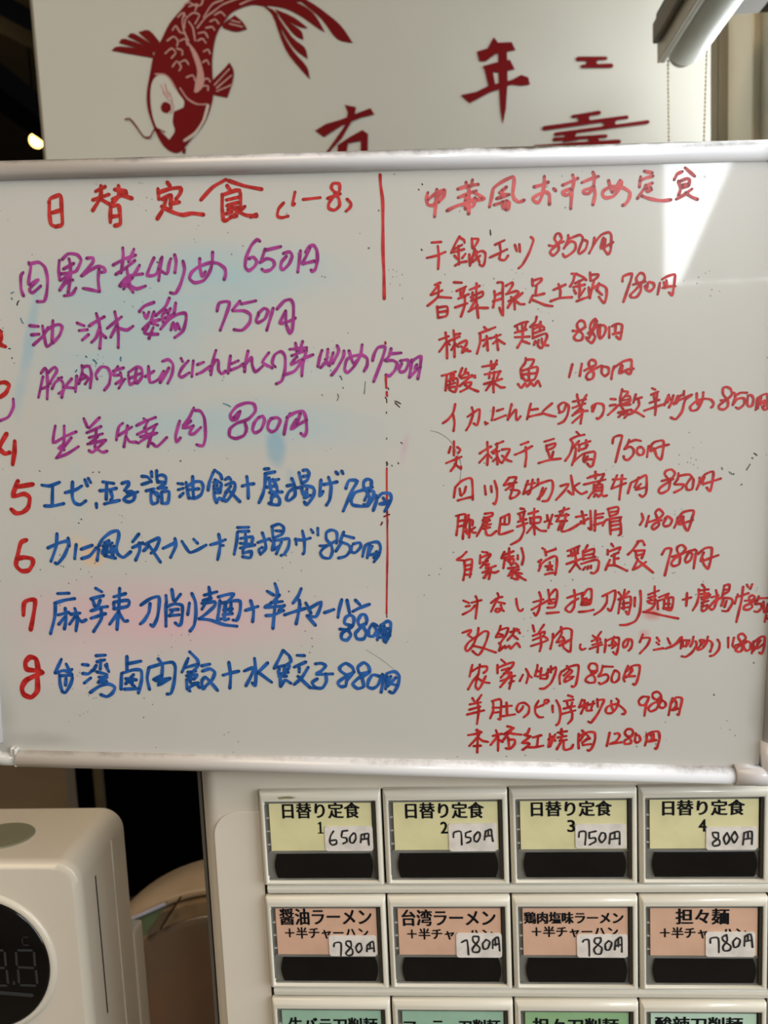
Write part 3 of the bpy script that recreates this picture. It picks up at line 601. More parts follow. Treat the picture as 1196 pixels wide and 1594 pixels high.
1058,732 1072,738 1086,752;855,932 862,938
T 1007 590 6.328 grey 1.6 stray_marks
1020,840 1005,865 985,895;815,915 830,925 840,940;740,870 748,890;1040,775 1048,785;930,1045 940,1035
T 299 530 4 teal 1.6 stray_marks
920,222 930,232 934,244;195,392 220,400 240,412
T 40 530 4 teal 2.2 stray_marks
592,105 592,125;375,98 380,104;420,120 436,132 440,145;310,195 318,185
T 540 620 2.85 black 1.6 stray_marks
228,285 230,290;200,298 202,300;175,285 183,292;215,20 235,40;240,195 246,200
'''
DECALS = '''
F koi r 160 0 2.99
405,0 360,50 310,110 280,170 250,230 232,275 220,340 205,430 208,500 225,560 245,610 270,660 300,695 340,712 372,698 420,640 470,580 500,510 515,440 512,360 510,280 520,200 535,150 560,110 600,60 650,35 700,22 760,30 800,20 900,10 960,5 850,-60 720,-110 560,-100 470,-60
900,-10 960,5 1040,60 1110,120 1165,200 1090,180 1020,90 950,30
800,-10 900,10 980,60 1035,150 1000,130 930,80 850,40 740,22
800,40 890,80 955,130 925,128 870,100
800,40 880,110 925,145 935,185 895,165 840,100
790,40 880,170 940,220 955,275 895,230 840,150
740,22 790,70 830,180 870,260 965,370 950,310 890,240 835,150 810,60
40,235 80,215 230,235 240,270 150,255
75,200 105,180 250,232 240,245
115,170 145,155 255,222 245,235
165,150 215,140 265,195 255,230
560,110 615,70 650,100 672,135 620,148 560,130
500,390 560,325 590,290 610,330 605,380 580,455 510,440
372,690 388,690 385,715 370,715
F koi w 160 0 2.99
250,355 290,345 325,380 350,430 378,470 375,500 330,520 325,570 335,610 310,650 280,620 250,590 230,530 222,450 228,390
F koi r2 160 0 2.99
293,474 315,485 318,510 300,528 278,520 270,500 278,480
S koi r2 160 0 2.99 2.2
105,555 125,552 150,580 190,635 220,638 235,610 250,598 290,615
S koi p 160 0 2.99 2.2
318,470 330,500 315,530
270,395 290,440
290,390 305,450
280,430 310,470
310,430 325,470
245,345 290,348 320,380 340,415
360,410 395,460 440,485 485,485
S koi w2 160 0 2.99 4
490,490 470,560 430,620 380,655
F koi p 160 0 2.99
390,185 440,250 470,340 468,400 440,430 425,428 432,380 440,330 420,260
S koi p 160 0 2.99 2.2
325,140 340,120 360,150 385,155
380,130 385,90 420,60 450,70 430,110
300,190 330,170 350,190 345,215
360,190 385,180 395,210
290,250 320,225 340,245 320,270
345,225 370,235 370,255
325,310 345,285 365,310 355,330
360,290 385,280 400,300
440,190 465,180 480,200
445,155 475,150 490,175
470,240 490,230 500,250
465,290 485,280 495,300
480,130 510,125 520,140
520,70 550,55 570,75
500,100 525,90 540,110
390,360 420,350 430,375
470,370 490,365 500,380
465,400 490,400 490,420
400,30 440,20 430,50
380,60 370,100 380,150 400,190
400,100 420,130 430,190
430,30 460,20 470,-20
440,130 480,80 520,50 560,20 640,-10
470,80 510,20 560,0
350,80 370,60 385,75
380,20 400,10 420,20
640,20 700,-5 760,-10
590,110 650,125
600,95 640,105
530,410 600,350
530,425 600,395
520,395 590,320
F year r 596 0 1.993
345,115 358,132 400,130 412,155 350,168 320,190 300,190 293,160 325,150
310,205 345,195 395,185 410,215 360,225 320,222
315,210 340,210 350,265 330,275
358,140 385,140 388,250 382,340 372,385 365,340 360,250
242,295 290,285 330,265 400,248 430,232 452,240 457,262 430,266 400,262 330,288 270,320
F have r 0 0 1.993
978,405 1010,385 1060,370 1110,350 1150,335 1162,355 1120,365 1060,390 1005,425
1070,325 1105,332 1100,362 1060,430 1030,462 990,520 960,530 1020,462 1070,390 1080,350
1048,450 1085,425 1125,403 1142,415 1140,560 1118,545 1120,437 1080,445 1062,560 1045,560
1060,478 1130,470 1130,484 1060,492
1060,508 1130,500 1130,514 1060,522
S cloud r 850 0 3.457 5.5
172,317 325,313
195,357 354,353
145,627 288,606
-10,690 438,630
52,722 550,656
45,750 325,732
-60,790 395,762
-10,815 300,790
F cloud r 850 0 3.457
205,312 290,312 272,335 290,357 205,357 222,335
165,622 245,612 232,635 250,660 160,670 178,645
300,650 385,640 372,662 390,682 300,692 315,670
95,718 170,708 158,732 175,755 90,765 108,740
220,738 295,730 282,748 295,768 220,770 235,755
'''

def pobj(name, bm, m, parent, **k):
    """link a mesh built in world coordinates under an Empty that is only moved, never turned"""
    L = Vector((0, 0, 0)); q = parent
    while q is not None: L += q.location; q = q.parent
    bmesh.ops.translate(bm, verts=bm.verts[:], vec=-L)
    return obj(name, bm, m, parent, **k)
def struct(name, bm, m, label=None, **k):
    return tag(obj(name, bm, m, **k), label, None, None, 'structure')

# ------------------------------------------------------------------ materials
M_wallwhite = mat('white_panel', (186, 186, 176), 0.5, var=0.03, vscale=3)
M_dark = mat('dark_brown_wall', (66, 54, 38), 0.8, var=0.1, vscale=2, bump=0.1)
M_plaster = mat('pale_plaster', (176, 170, 156), 0.8, var=0.05, vscale=3, bump=0.1)
M_floor = mat('floor_tile_grey', (120, 112, 100), 0.5, var=0.1, vscale=4)
M_ceil = mat('brown_ceiling', (66, 54, 32), 0.85, var=0.08, vscale=1.5)
M_black = mat('matt_black_steel', (14, 12, 11), 0.6, spec=0.1)
M_alu = mat('beige_aluminium', (222, 214, 192), 0.38, metal=0.25, var=0.03, vscale=8)
M_red = mat('deep_red_vinyl', (106, 2, 7), 0.6, var=0.02, spec=0.15)
M_pinkish = mat('faded_vinyl_gap', (178, 132, 124), 0.5, var=0.02)
M_board_rail = mat('white_plastic_rail', (220, 217, 217), 0.26, var=0.03, vscale=12, coat=0.4, coat_r=0.12)
M_cap = mat('clear_grey_plastic_cap', (198, 195, 186), 0.25, var=0.05, coat=0.5)
M_machine = mat('cream_enamel', (214, 205, 188), 0.34, var=0.02, vscale=8, coat=0.3, coat_r=0.15)
M_bezel = mat('cream_button_plastic', (216, 210, 194), 0.3, var=0.02, vscale=20, coat=0.4, coat_r=0.12)
M_gasket = mat('dark_seam', (22, 18, 15), 0.6)
M_trim = mat('grey_edge_trim', (128, 122, 112), 0.4, metal=0.4)
M_smoke = mat('smoky_grey_plastic', (118, 116, 108), 0.2, var=0.12, vscale=60, coat=0.6, coat_r=0.08)
M_smoke2 = mat('dark_smoky_plastic', (52, 50, 44), 0.22, var=0.1, vscale=60, coat=0.5, coat_r=0.08)
M_lamp = mat('black_lamp_bar', (14, 12, 12), 0.22, var=0.15, vscale=90, coat=0.5, coat_r=0.1)
M_print = mat('black_print', (14, 14, 18), 0.6, var=0.02, spec=0.2)
M_sticker = mat('white_price_sticker', (222, 214, 204), 0.4, var=0.08, vscale=160)
M_device = mat('glossy_white_plastic', (224, 215, 198), 0.3, var=0.01, vscale=8, coat=0.4, coat_r=0.2)
M_glass = mat('black_glass', (6, 5, 5), 0.12, var=0.0, coat=0.4)
M_seg = mat('unlit_segments', (52, 54, 54), 0.4, var=0.0)
M_oval = mat('grey_green_sensor', (134, 132, 108), 0.35, var=0.03)
M_cream2 = mat('cream_plastic', (186, 166, 140), 0.35, var=0.03)
M_wood = mat('brown_wood', (104, 78, 50), 0.5, col2=(70, 48, 30), vscale=18, bump=0.15)

# ------------------------------------------------------------------ room
FZ, CZ = -1.35, 1.75
XW = at(1119, 150, 0.72).x
struct('floor', box(-3.2, 2.0, -2.5, 4.2, FZ - 0.05, FZ), M_floor)
struct('ceiling', box(-3.2, 2.0, -2.5, 4.2, CZ, CZ + 0.05), M_ceil)
struct('wall_far', box(-3.2, 2.0, 4.1, 4.2, FZ, CZ), M_dark)
struct('wall_left', box(-3.2, -3.1, -2.5, 4.1, FZ, CZ), M_dark)
# wall behind the camera, with the opening of window_1
WX0, WX1, WZ0, WZ1 = 0.79, 1.78, 0.55, 1.6
bm = box(-3.1, WX0, -2.3, -2.2, FZ, CZ); box(WX0, WX1, -2.3, -2.2, FZ, WZ0, bm); box(WX0, WX1, -2.3, -2.2, WZ1, CZ, bm); box(WX1, 1.9, -2.3, -2.2, FZ, CZ, bm)
struct('wall_rear', bm, M_plaster)
bm = box(WX0, WX0 + 0.03, -2.22, -2.18, WZ0, WZ1); box(WX1 - 0.03, WX1, -2.22, -2.18, WZ0, WZ1, bm); box(WX0, WX1, -2.22, -2.18, WZ0, WZ0 + 0.02, bm); box(WX0, WX1, -2.22, -2.18, WZ1 - 0.03, WZ1, bm)
struct('window_1', bm, M_alu, 'aluminium window frame in the wall behind the viewer')
# added unseen curtain over that window, its slanted edge shaped to cut the daylight
bm = bmesh.new(); rows = []
for j in range(11):
    t = j / 10; z = WZ0 + 0.02 + t * (WZ1 - WZ0 - 0.04); xe = 0.865 + (0.16 * (t / 0.36) if t < 0.36 else 0.16 + 0.45 * (t - 0.36))
    rows.append([(xe + (1.80 - xe) * i / 40, -2.165 + 0.012 * math.sin(i * 1.25), z) for i in range(41)])
R = [[bm.verts.new(p) for p in r] for r in rows]
for a, b in zip(R, R[1:]):
    for i in range(40): bm.faces.new((a[i], a[i + 1], b[i + 1], b[i]))
smooth(bm); cu = obj('curtain', bm, mat('grey_curtain', (120, 116, 108), 0.9))
cu.modifiers.new('solid', 'SOLIDIFY').thickness = 0.002
tag(cu, 'grey curtain tied back across the window behind the viewer', 'curtain')
# entrance recess on the right, open to daylight
bm = box(1.9, 2.0, -2.3, -1.8, FZ, CZ); box(1.9, 2.0, -0.15, 0.4, FZ, CZ, bm); box(1.9, 2.0, -1.8, -0.15, FZ, -0.3, bm); box(1.9, 2.0, -1.8, -0.15, 1.4, CZ, bm)
struct('wall_right', bm, M_plaster)
bm = box(XW + 0.01, 2.0, 0.0, 0.05, FZ, CZ)
struct('wall_front', bm, M_plaster)
# right-hand wall seen behind the board: plaster, dark gap, aluminium window frame
def yx(px, py=120): return atx(px, py, XW).y
Y0 = 0.72
struct('wall_side', box(XW, XW + 0.1, Y0 - 0.004, Y0 + 0.03, FZ, CZ), mat('side_wall_white', (190, 188, 172), 0.5, var=0.04, vscale=4))
struct('trim_1', box(XW + 0.03, XW + 0.1, yx(1128), Y0 - 0.004, FZ, CZ), M_black, 'dark recessed gap beside the window frame')
bm = box(XW + 0.004, XW + 0.1, yx(1156), yx(1128), FZ, CZ)
struct('window_2', bm, M_alu, 'beige aluminium window frame at the right wall', bevel=0.002)
fr = bpy.data.objects['window_2']
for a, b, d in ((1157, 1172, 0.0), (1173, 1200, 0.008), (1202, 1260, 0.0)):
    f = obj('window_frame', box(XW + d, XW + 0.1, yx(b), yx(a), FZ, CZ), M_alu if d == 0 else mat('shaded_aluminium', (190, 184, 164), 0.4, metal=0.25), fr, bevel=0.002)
f = obj('pane', box(XW + 0.006, XW + 0.010, 0.055, yx(1262), -0.6, CZ - 0.3), mat('window_glass', (220, 230, 228), 0.03, trans=1.0), fr)
# white partition carrying the red decals
pl0 = at(52, 0, Y0).x; pl1 = at(68, 250, Y0).x; px_l = (pl0 + pl1) / 2
wp = struct('wall_back', box(px_l, XW, Y0, Y0 + 0.035, -0.1, CZ), M_wallwhite, 'white partition panel with red koi and calligraphy decals', bevel=0.002)
struct('trim_2', box(px_l - 0.004, px_l, Y0 + 0.004, Y0 + 0.034, -0.1, CZ), mat('panel_edge', (120, 112, 98), 0.5), 'narrow edge strip of the white partition')  # darker strip puts the shading at the partition edge into colour

# ------------------------------------------------------------------ decals
names = {'koi': ('koi_decal', 'deep red koi carp decal with pale scales and trailing fins'),
         'year': ('calligraphy_decal', 'deep red brush calligraphy character for year'),
         'have': ('calligraphy_decal', 'deep red brush calligraphy character half hidden by the board'),
         'cloud': ('cloud_decal', 'deep red stepped bar cloud motif decal')}
dec = {}; nd = 0
layer = {'r': 0.0012, 'w': 0.0016, 'r2': 0.0022, 'p': 0.0020, 'w2': 0.0019}
mode = None
for ln in DECALS.strip().splitlines():
    t = ln.split()
    if t[0] in 'FS' and len(t) >= 6:
        mode = t; continue
    key = (mode[1], mode[2])
    if key not in dec: dec[key] = newink()
    bm, lay = dec[key]
    ox, oy, s = float(mode[3]), float(mode[4]), float(mode[5])
    nd += 1; yy = Y0 - layer[mode[2]] - nd * 4e-6; RB[1] = RB[0]
    pts = []
    for q in t:
        a, b = q.split(','); p = at(ox + float(a) / s, oy + float(b) / s, yy); pts.append((p.x, p.z))
    if mode[0] == 'F':
        P = [Vector(p) for p in pts]; n = len(P); out = []
        if mode[1] == 'koi':
            for i in range(n):
                p0, p1, p2, p3 = P[i - 1], P[i], P[(i + 1) % n], P[(i + 2) % n]
                sharp1 = (p1 - p0).angle(p2 - p1) > 1.0 if (p1 - p0).length and (p2 - p1).length else False
                sharp2 = (p2 - p1).angle(p3 - p2) > 1.0 if (p3 - p2).length and (p2 - p1).length else False
                m1 = (p2 - p1) if sharp1 else (p2 - p0) * 0.5; m2 = (p2 - p1) if sharp2 else (p3 - p1) * 0.5
                for j in range(3):
                    u = j / 3; u2 = u * u; u3 = u2 * u
                    out.append(p1 * (2*u3 - 3*u2 + 1) + m1 * (u3 - 2*u2 + u) + p2 * (3*u2 - 2*u3) + m2 * (u3 - u2))
        else: out = P
        vs = [bm.verts.new((p.x, yy, p.y)) for p in out]
        es = [bm.edges.new((vs[i], vs[(i + 1) % len(vs)])) for i in range(len(vs))]
        bmesh.ops.triangle_fill(bm, use_beauty=True, use_dissolve=False, edges=es)
    else:
        wd = float(mode[6]) / FPX * (Y0 - CAM.y)
        ribbon(bm, pts, wd, lay, yy, vary=0.15)
roots = {}
for (k, l), (bm, lay) in dec.items():
    mm = {'r': M_red, 'r2': M_red, 'w': M_wallwhite, 'w2': mat('decal_cutout_white', (190, 176, 164), 0.5), 'p': M_pinkish}[l]
    bmesh.ops.recalc_face_normals(bm, faces=bm.faces[:])
    if k not in roots:
        o = obj(names[k][0], bm, mm, wp); o['label'] = names[k][1]; roots[k] = o
    else:
        obj({'w': 'head_patch', 'w2': 'gill_line', 'r2': 'eye_and_whisker', 'p': 'scale_lines'}[l], bm, mm, roots[k])

# ------------------------------------------------------------------ roller blind at the right wall
XB = 0.385
c0 = atx(1067, 73, XB); rad = 0.0215
bl = empty('roller_blind', (XB, c0.y, c0.z - 0.03), 'grey-white roller blind tube mounted above the window at the right', 'blind')
bm = bmesh.new(); rings = []
for (y, r) in ((c0.y + 0.004, rad * 0.80), (c0.y, rad * 0.93), (c0.y - 0.004, rad), (0.05, rad)):
    rings.append([(XB + r * math.cos(2 * math.pi * k / 32), y, c0.z + r * math.sin(2 * math.pi * k / 32)) for k in range(32)])
loft(rings, bm=bm); smooth(bm)
pobj('rolled_fabric', bm, mat('blind_fabric', (204, 210, 204), 0.35, var=0.03, vscale=10, coat=0.2), bl)
bm = bmesh.new(); rings = []
for (y, r) in ((c0.y + 0.012, rad * 0.7), (c0.y + 0.003, rad * 0.78)):
    rings.append([(XB + r * math.cos(2 * math.pi * k / 24), y, c0.z - 0.002 + r * math.sin(2 * math.pi * k / 24)) for k in range(24)])
loft(rings, bm=bm); smooth(bm)
pobj('end_cap', bm, mat('blind_cap', (140, 144, 136), 0.4), bl)
ycap = c0.y
xf = XB - rad - 0.004
pobj('fascia_rail', box(xf - 0.0035, xf, 0.05, ycap + 0.006, c0.z - 0.013, c0.z + 0.022), mat('blind_rail', (178, 176, 164), 0.35), bl, bevel=0.001)
pobj('fascia_lip', box(xf, xf + 0.005, 0.05, ycap + 0.006, c0.z - 0.013, c0.z - 0.0105), mat('blind_rail', (178, 176, 164), 0.35), bl, bevel=0.0008)
pobj('bracket', box(xf - 0.011, xf - 0.004, 0.05, ycap - 0.002, c0.z + 0.004, c0.z + 0.026), mat('blind_bracket', (92, 92, 82), 0.5, col2=(120, 96, 60), vscale=22), bl, bevel=0.002)
pobj('mounting_plate', box(xf - 0.008, XW, 0.05, ycap - 0.006, c0.z + 0.0265, c0.z + 0.034), mat('blind_bracket2', (70, 66, 56), 0.5), bl, bevel=0.001)
def chain(name, pxa, pya, pxb, pyb, yy):
    a = at(pxa, pya, yy); b = at(pxb, pyb, yy)
    a = Vector(a); b = Vector(b); bm = bmesh.new()
    L = (a - b).length; n = int(L / 0.0042)
    for i in range(n + 1):
        p = a.lerp(b, i / n)
        bmesh.ops.create_icosphere(bm, subdivisions=1, radius=0.0016, matrix=Matrix.Translation(p))
    tube([a, b], 0.0006, 6, bm)
    smooth(bm); pobj(name, bm, mat('cream_bead_chain', (206, 198, 168), 0.4), bl)
chain('bead_chain', 1040.5, 95, 1044, 420, ycap + 0.004)
chain('bead_chain', 1101, 80, 1090, 420, ycap - 0.05)

# ------------------------------------------------------------------ dark dining room beyond
def beam(a, b, hw, hz):
    a = Vector(a); b = Vector(b); d = (b - a).normalized(); s = d.cross(Vector((0, 0, 1))).normalized() * hw; u = Vector((0, 0, hz))
    return loft([[p + s + u, p - s + u, p - s - u, p + s - u] for p in (a, b)])
za = 1.52
p0 = atz(-60, -12, za); p1 = atz(53, 48, za); d = p1 - p0
struct('ceiling_beam', beam(p0 - d * 0.5, p1 + d * 6, 0.045, 0.035), M_black, 'black ceiling beam crossing above the dark room')
za = 1.30
p0 = atz(-60, 92, za); p1 = atz(64, 185, za); d = p1 - p0
struct('ceiling_beam', beam(p0 - d * 0.5, p1 + d * 5, 0.05, 0.04), M_black, 'lower black ceiling beam with bulbs hung beneath it')
def bulb(px, py, Y, r, label):
    c = at(px, py, Y); root = empty('pendant_bulb', (c.x, c.y, c.z - r), label, 'light bulb', 'lit bulbs in the dark room')
    bm = bmesh.new(); bmesh.ops.create_uvsphere(bm, u_segments=20, v_segments=14, radius=r, matrix=Matrix.Translation(c)); smooth(bm)
    pobj('glass_globe', bm, mat('lit_bulb', (255, 205, 120), 0.3, emit=(255, 205, 110), estr=7.0), root)
    bm = bmesh.new(); prof = ((r * 0.35, r * 0.9), (r * 0.45, r * 1.3), (r * 0.45, r * 2.0), (r * 0.15, r * 2.3))
    loft([[(c.x + q * math.cos(k * 0.5236), c.y + q * math.sin(k * 0.5236), c.z + h) for k in range(12)] for q, h in prof], bm=bm)
    pobj('socket', bm, M_black, root)
    pobj('cord', tube([(c.x, c.y, c.z + r * 2.2), (c.x, c.y, CZ)], 0.004, 6), M_black, root)
    l = bpy.data.lights.new('bulb_light', 'POINT'); l.energy = 0.25; l.color = (1.0, 0.72, 0.4); l.shadow_soft_size = r
    lo = bpy.data.objects.new('bulb_light', l); COL.objects.link(lo); lo.parent = root; lo.location = (0, -r * 2.5, 0)
bulb(57, 219, 2.7, 0.027, 'small glowing bulb touching the left edge of the white partition')
bulb(-2, 152, 2.5, 0.030, 'glowing bulb cut by the left frame edge above the whiteboard')
# low brown counter wall and post seen under the board at the left
Yc = 1.5
b = at(104, 1230, Yc)
ct = empty('counter', (b.x - 0.8, Yc + 0.025, FZ), 'brown counter block in the dark room under the board', 'counter')
pobj('front_panel', box(b.x - 1.6, b.x, Yc, Yc + 0.05, FZ, -0.45), mat('counter_brown', (150, 128, 100), 0.6, var=0.08, vscale=4), ct)
pobj('counter_top', box(b.x - 1.62, b.x + 0.01, Yc - 0.02, Yc + 0.07, -0.45, -0.42), M_wood, ct)
a = at(147, 1230, 1.6); b = at(158, 1230, 1.6)
po = box(a.x, b.x, 1.6, 1.62, FZ, 0.2)
tag(obj('post', po, mat('tan_post', (110, 96, 70), 0.5)), 'thin tan post standing between the black gaps under the board', 'post')
pb = box(a.x - 0.5, b.x + 1.9, 2.0, 2.05, FZ, 0.25)  # black sheet stands in for the unlit depth of the room
tag(obj('screen_panel', pb, mat('backdrop_black', (9, 8, 7), 0.9, spec=0.0)), 'black sheet put in for the darkness behind the thin tan post', 'panel')

# ------------------------------------------------------------------ table with dispenser and round appliance
TZ = -0.30
TA = -0.62
tb = empty('side_table', (-0.2, 0.45, FZ), 'low brown side table behind the white dispenser', 'table')
pobj('table_top', box(-0.55, 0.19, 0.345, 0.56, TA - 0.025, TA), M_wood, tb, bevel=0.003)
for (x, y) in ((-0.53, 0.36), (0.14, 0.36), (-0.53, 0.51), (0.14, 0.51)):
    pobj('leg', box(x, x + 0.03, y, y + 0.03, FZ, TA - 0.025), M_black, tb)
DX1, DY0, DY1, DZ = -0.125, 0.060, 0.1265, -0.0725
DXC = -0.1877; DX0 = 2 * DXC - DX1
dv = empty('thermometer_dispenser', (DXC, 0.093, FZ), 'glossy white box-shaped thermometer dispenser with round black display', 'dispenser')
bm = loft([[(x, y, z) for x, z in rrect(DX1 - DX0 - 2 * i, DZ - TZ - 2 * i, 0.014, 8, DXC, (DZ + TZ) / 2)] for y, i in ((DY1, 0.0015), (DY1 - 0.0015, 0.0), (DY0 + 0.006, 0.0), (DY0 + 0.002, 0.0014), (DY0, 0.004))])
smooth(bm)
o = pobj('housing', bm, M_device, dv); md = o.modifiers.new('bevel', 'BEVEL'); md.width = 0.001; md.segments = 2; md.limit_method = 'ANGLE'; md.angle_limit = 0.6
o.modifiers.new('wn', 'WEIGHTED_NORMAL')
zc = -0.1355; Rr = 0.041
def disc(cx, cz, prof, n=64):
    return loft([[(cx + r * math.cos(2 * math.pi * k / n), y, cz + r * math.sin(2 * math.pi * k / n)) for k in range(n)] for r, y in prof])
bm = disc(DXC, zc, ((Rr + 0.0042, DY0 + 0.001), (Rr + 0.004, DY0 - 0.0002), (Rr + 0.0028, DY0 - 0.0014), (Rr + 0.0012, DY0 - 0.0018), (Rr - 0.001, DY0 - 0.0008))); smooth(bm)
rim = pobj('display_rim', bm, M_device, dv)
bm = disc(DXC, zc, ((Rr, DY0 - 0.001), (Rr, DY0 - 0.0019), (Rr * 0.97, DY0 - 0.0022))); smooth(bm)
disp = pobj('round_display', bm, M_glass, dv)
# unlit seven-segment figures, C mark and bar
bm = bmesh.new(); yd = DY0 - 0.0024
def seg(ax, ay, bx, by, w):
    a = at(ax / 4.504, 1240 + ay / 4.504, yd); b = at(bx / 4.504, 1240 + by / 4.504, yd); d = Vector((b.x - a.x, b.z - a.z)); L = d.length; d.normalize(); n = Vector((-d.y, d.x)) * w
    A = Vector((a.x, a.z)); B = Vector((b.x, b.z))
    P = [A, A + d * w + n, B - d * w + n, B, B - d * w - n, A + d * w - n]
    bm.faces.new([bm.verts.new((p.x, yd, p.y)) for p in P])
for ox in (0, -205):
    for (a, b, c, d) in ((118, 1078, 232, 1078), (122, 1196, 242, 1202), (138, 1322, 258, 1326), (112, 1085, 118, 1188), (238, 1085, 246, 1192), (126, 1208, 134, 1312), (252, 1212, 262, 1316)):
        seg(a + ox, b, c + ox, d, 0.00075)
seg(97, 1290, 99, 1322, 0.0007); seg(-60, 1370, 240, 1395, 0.0012)
for (a, b, c, d) in ((200, 985, 160, 985), (155, 990, 158, 1035), (162, 1040, 205, 1042)): seg(a, b, c, d, 0.0003)
bmesh.ops.recalc_face_normals(bm, faces=bm.faces[:])
pobj('digit_segments', bm, M_seg, disp)
# top sensor oval
c = atz(5, 1302, DZ); bm = bmesh.new()
loft([[(c.x + 0.019 * s * math.cos(2 * math.pi * k / 40), c.y + 0.0155 * s * math.sin(2 * math.pi * k / 40), z) for k in range(40)] for s, z in ((1.0, DZ - 0.001), (1.0, DZ + 0.0006), (0.97, DZ + 0.001))], bm=bm)
pobj('sensor_oval', bm, M_oval, dv)
# side slot, side seam and back mount
pa = atx(145.5, 1367, DX1); pb_ = atx(170, 1572, DX1)
pobj('side_slot', box(DX1 - 0.001, DX1 + 0.0003, (pa.y + pb_.y) / 2 - 0.0005, (pa.y + pb_.y) / 2 + 0.0005, pb_.z, pa.z), M_gasket, dv)
pa = atx(172, 1304, DX1)
pobj('side_seam', box(DX1 - 0.001, DX1 + 0.0005, pa.y, pa.y + 0.0012, TZ + 0.01, DZ - 0.012), mat('pale_seam', (232, 222, 204), 0.2), dv)
q = at(219, 1440, 0.135)
pobj('back_mount', box(DX0 + 0.02, q.x - 0.0015, DY1, DY1 + 0.016, TZ, q.z), M_device, dv, bevel=0.002)

pobj('stand_pole', tube([(DXC, DY1 + 0.026, FZ + 0.01), (DXC, DY1 + 0.026, TZ + 0.12)], 0.010, 16), M_black, dv)
pobj('stand_base', box(DXC - 0.15, DXC + 0.15, -0.02, 0.32, FZ, FZ + 0.012), M_black, dv, bevel=0.003)
# round cream appliance behind, with smoky lid
YA = 0.365
c = at(374, 1642, YA); Rb = 311 / FPX * (YA - CAM.y)
ap = empty('round_appliance', (c.x, YA + 0.04, TA), 'round cream appliance with smoky lid behind the white dispenser', 'appliance')
zc2 = c.z
bm = bmesh.new(); n = 72
def circ(r, y):
    a0 = math.asin(max(-0.999, (TA + 0.0015 - zc2) / r))
    return [(c.x + r * math.cos(a0 + (math.pi - 2 * a0) * k / (n - 1)), y, zc2 + r * math.sin(a0 + (math.pi - 2 * a0) * k / (n - 1))) for k in range(n)]
loft([circ(Rb - 0.012, YA + 0.07), circ(Rb - 0.002, YA + 0.06), circ(Rb, YA + 0.03), circ(Rb - 0.002, YA + 0.004), circ(Rb - 0.007, YA), circ(Rb - 0.010, YA + 0.003), circ(Rb - 0.0115, YA + 0.006)], bm=bm)
smooth(bm); pobj('cream_casing', bm, M_cream2, ap)
bm = bmesh.new()
loft([circ(Rb - 0.012, YA + 0.005), circ(Rb - 0.015, YA - 0.001), circ(Rb - 0.026, YA - 0.003)], bm=bm)
pobj('inner_ring', bm, mat('tan_ring', (156, 134, 106), 0.4), ap)
bm = loft([circ(Rb - 0.027, YA - 0.002), circ(Rb - 0.028, YA - 0.0045), circ(Rb - 0.035, YA - 0.006)]); smooth(bm)
lid = pobj('smoky_lid', bm, mat('smoky_lid', (112, 99, 86), 0.22, col2=(132, 96, 68), vscale=9, coat=0.6, coat_r=0.1), ap)
A = [at(206, 1432, YA - 0.012), at(258, 1409, YA - 0.012), at(222, 1462, YA - 0.012)]
bm = prism_y([(p.x, p.z) for p in A], YA - 0.012, YA - 0.005)
pobj('green_window', bm, mat('green_window', (104, 122, 92), 0.3), ap)
pobj('clear_edge', tube([at(206, 1430, YA - 0.013), at(258, 1407, YA - 0.013)], 0.0018, 8), mat('blue_white_glint', (190, 196, 220), 0.15, coat=0.5), ap)  # blue-white bar paints a glint on the lid
pobj('handle_groove', tube([at(282, 1396, YA - 0.009), at(266, 1420, YA - 0.009), at(250, 1446, YA - 0.009)], 0.0011, 6), mat('groove_dark', (70, 52, 38), 0.5), ap)

# ------------------------------------------------------------------ ticket machine
P = 0.06; DY = 0.0020
MX0, MX1, MY1, MZ1 = -0.0307, 0.345, 0.34, 0.16
tm = empty('ticket_machine', (0.157, 0.17, FZ), 'cream meal ticket machine with rows of coloured price buttons', 'machine')
bm = bmesh.new(); r = 0.010
prof = [(MX1, MY1), (MX1, 0.0)] 
for k in range(9):
    a = math.radians(270 - 90 * k / 8); prof.append((MX0 + r + r * math.cos(a), r + r * math.sin(a)))
prof.append((MX0, MY1))
loft([[(x, y, FZ) for x, y in prof], [(x, y, MZ1) for x, y in prof]], bm=bm)
for f in bm.faces: f.smooth = abs(f.normal.z) < 0.5
o = pobj('cabinet', bm, M_machine, tm); md = o.modifiers.new('es', 'EDGE_SPLIT'); md.split_angle = 0.5
pobj('edge_seam', box(MX0 - 0.0012, MX0 + 0.001, 0.010, 0.012, FZ + 0.01, MZ1), M_gasket, tm)
pobj('side_trim', box(MX0 - 0.0034, MX0, 0.011, 0.018, FZ + 0.01, MZ1), M_trim, tm, bevel=0.0006)
pobj('side_gasket', box(MX0 - 0.0042, MX0, 0.018, 0.030, FZ + 0.01, MZ1), M_gasket, tm)
# inset raised face to the left of the buttons
pobj('face_panel', prism_y(rrect(0.345 - MX0 - 0.008, 0.9, 0.012, 6, (0.345 + MX0 + 0.006) / 2, -0.012 - 0.45), -0.0006, 0.002), M_machine, tm, bevel=0.0004)
PW, PH, RP = 0.994 * P, 0.80701 * P, 0.89895 * P
WL, WR, WT, WB = 0.04562 * P, 0.94665 * P, 0.08406 * P, 0.76732 * P
zrow = [-(r_ * RP) for r_ in range(4)]
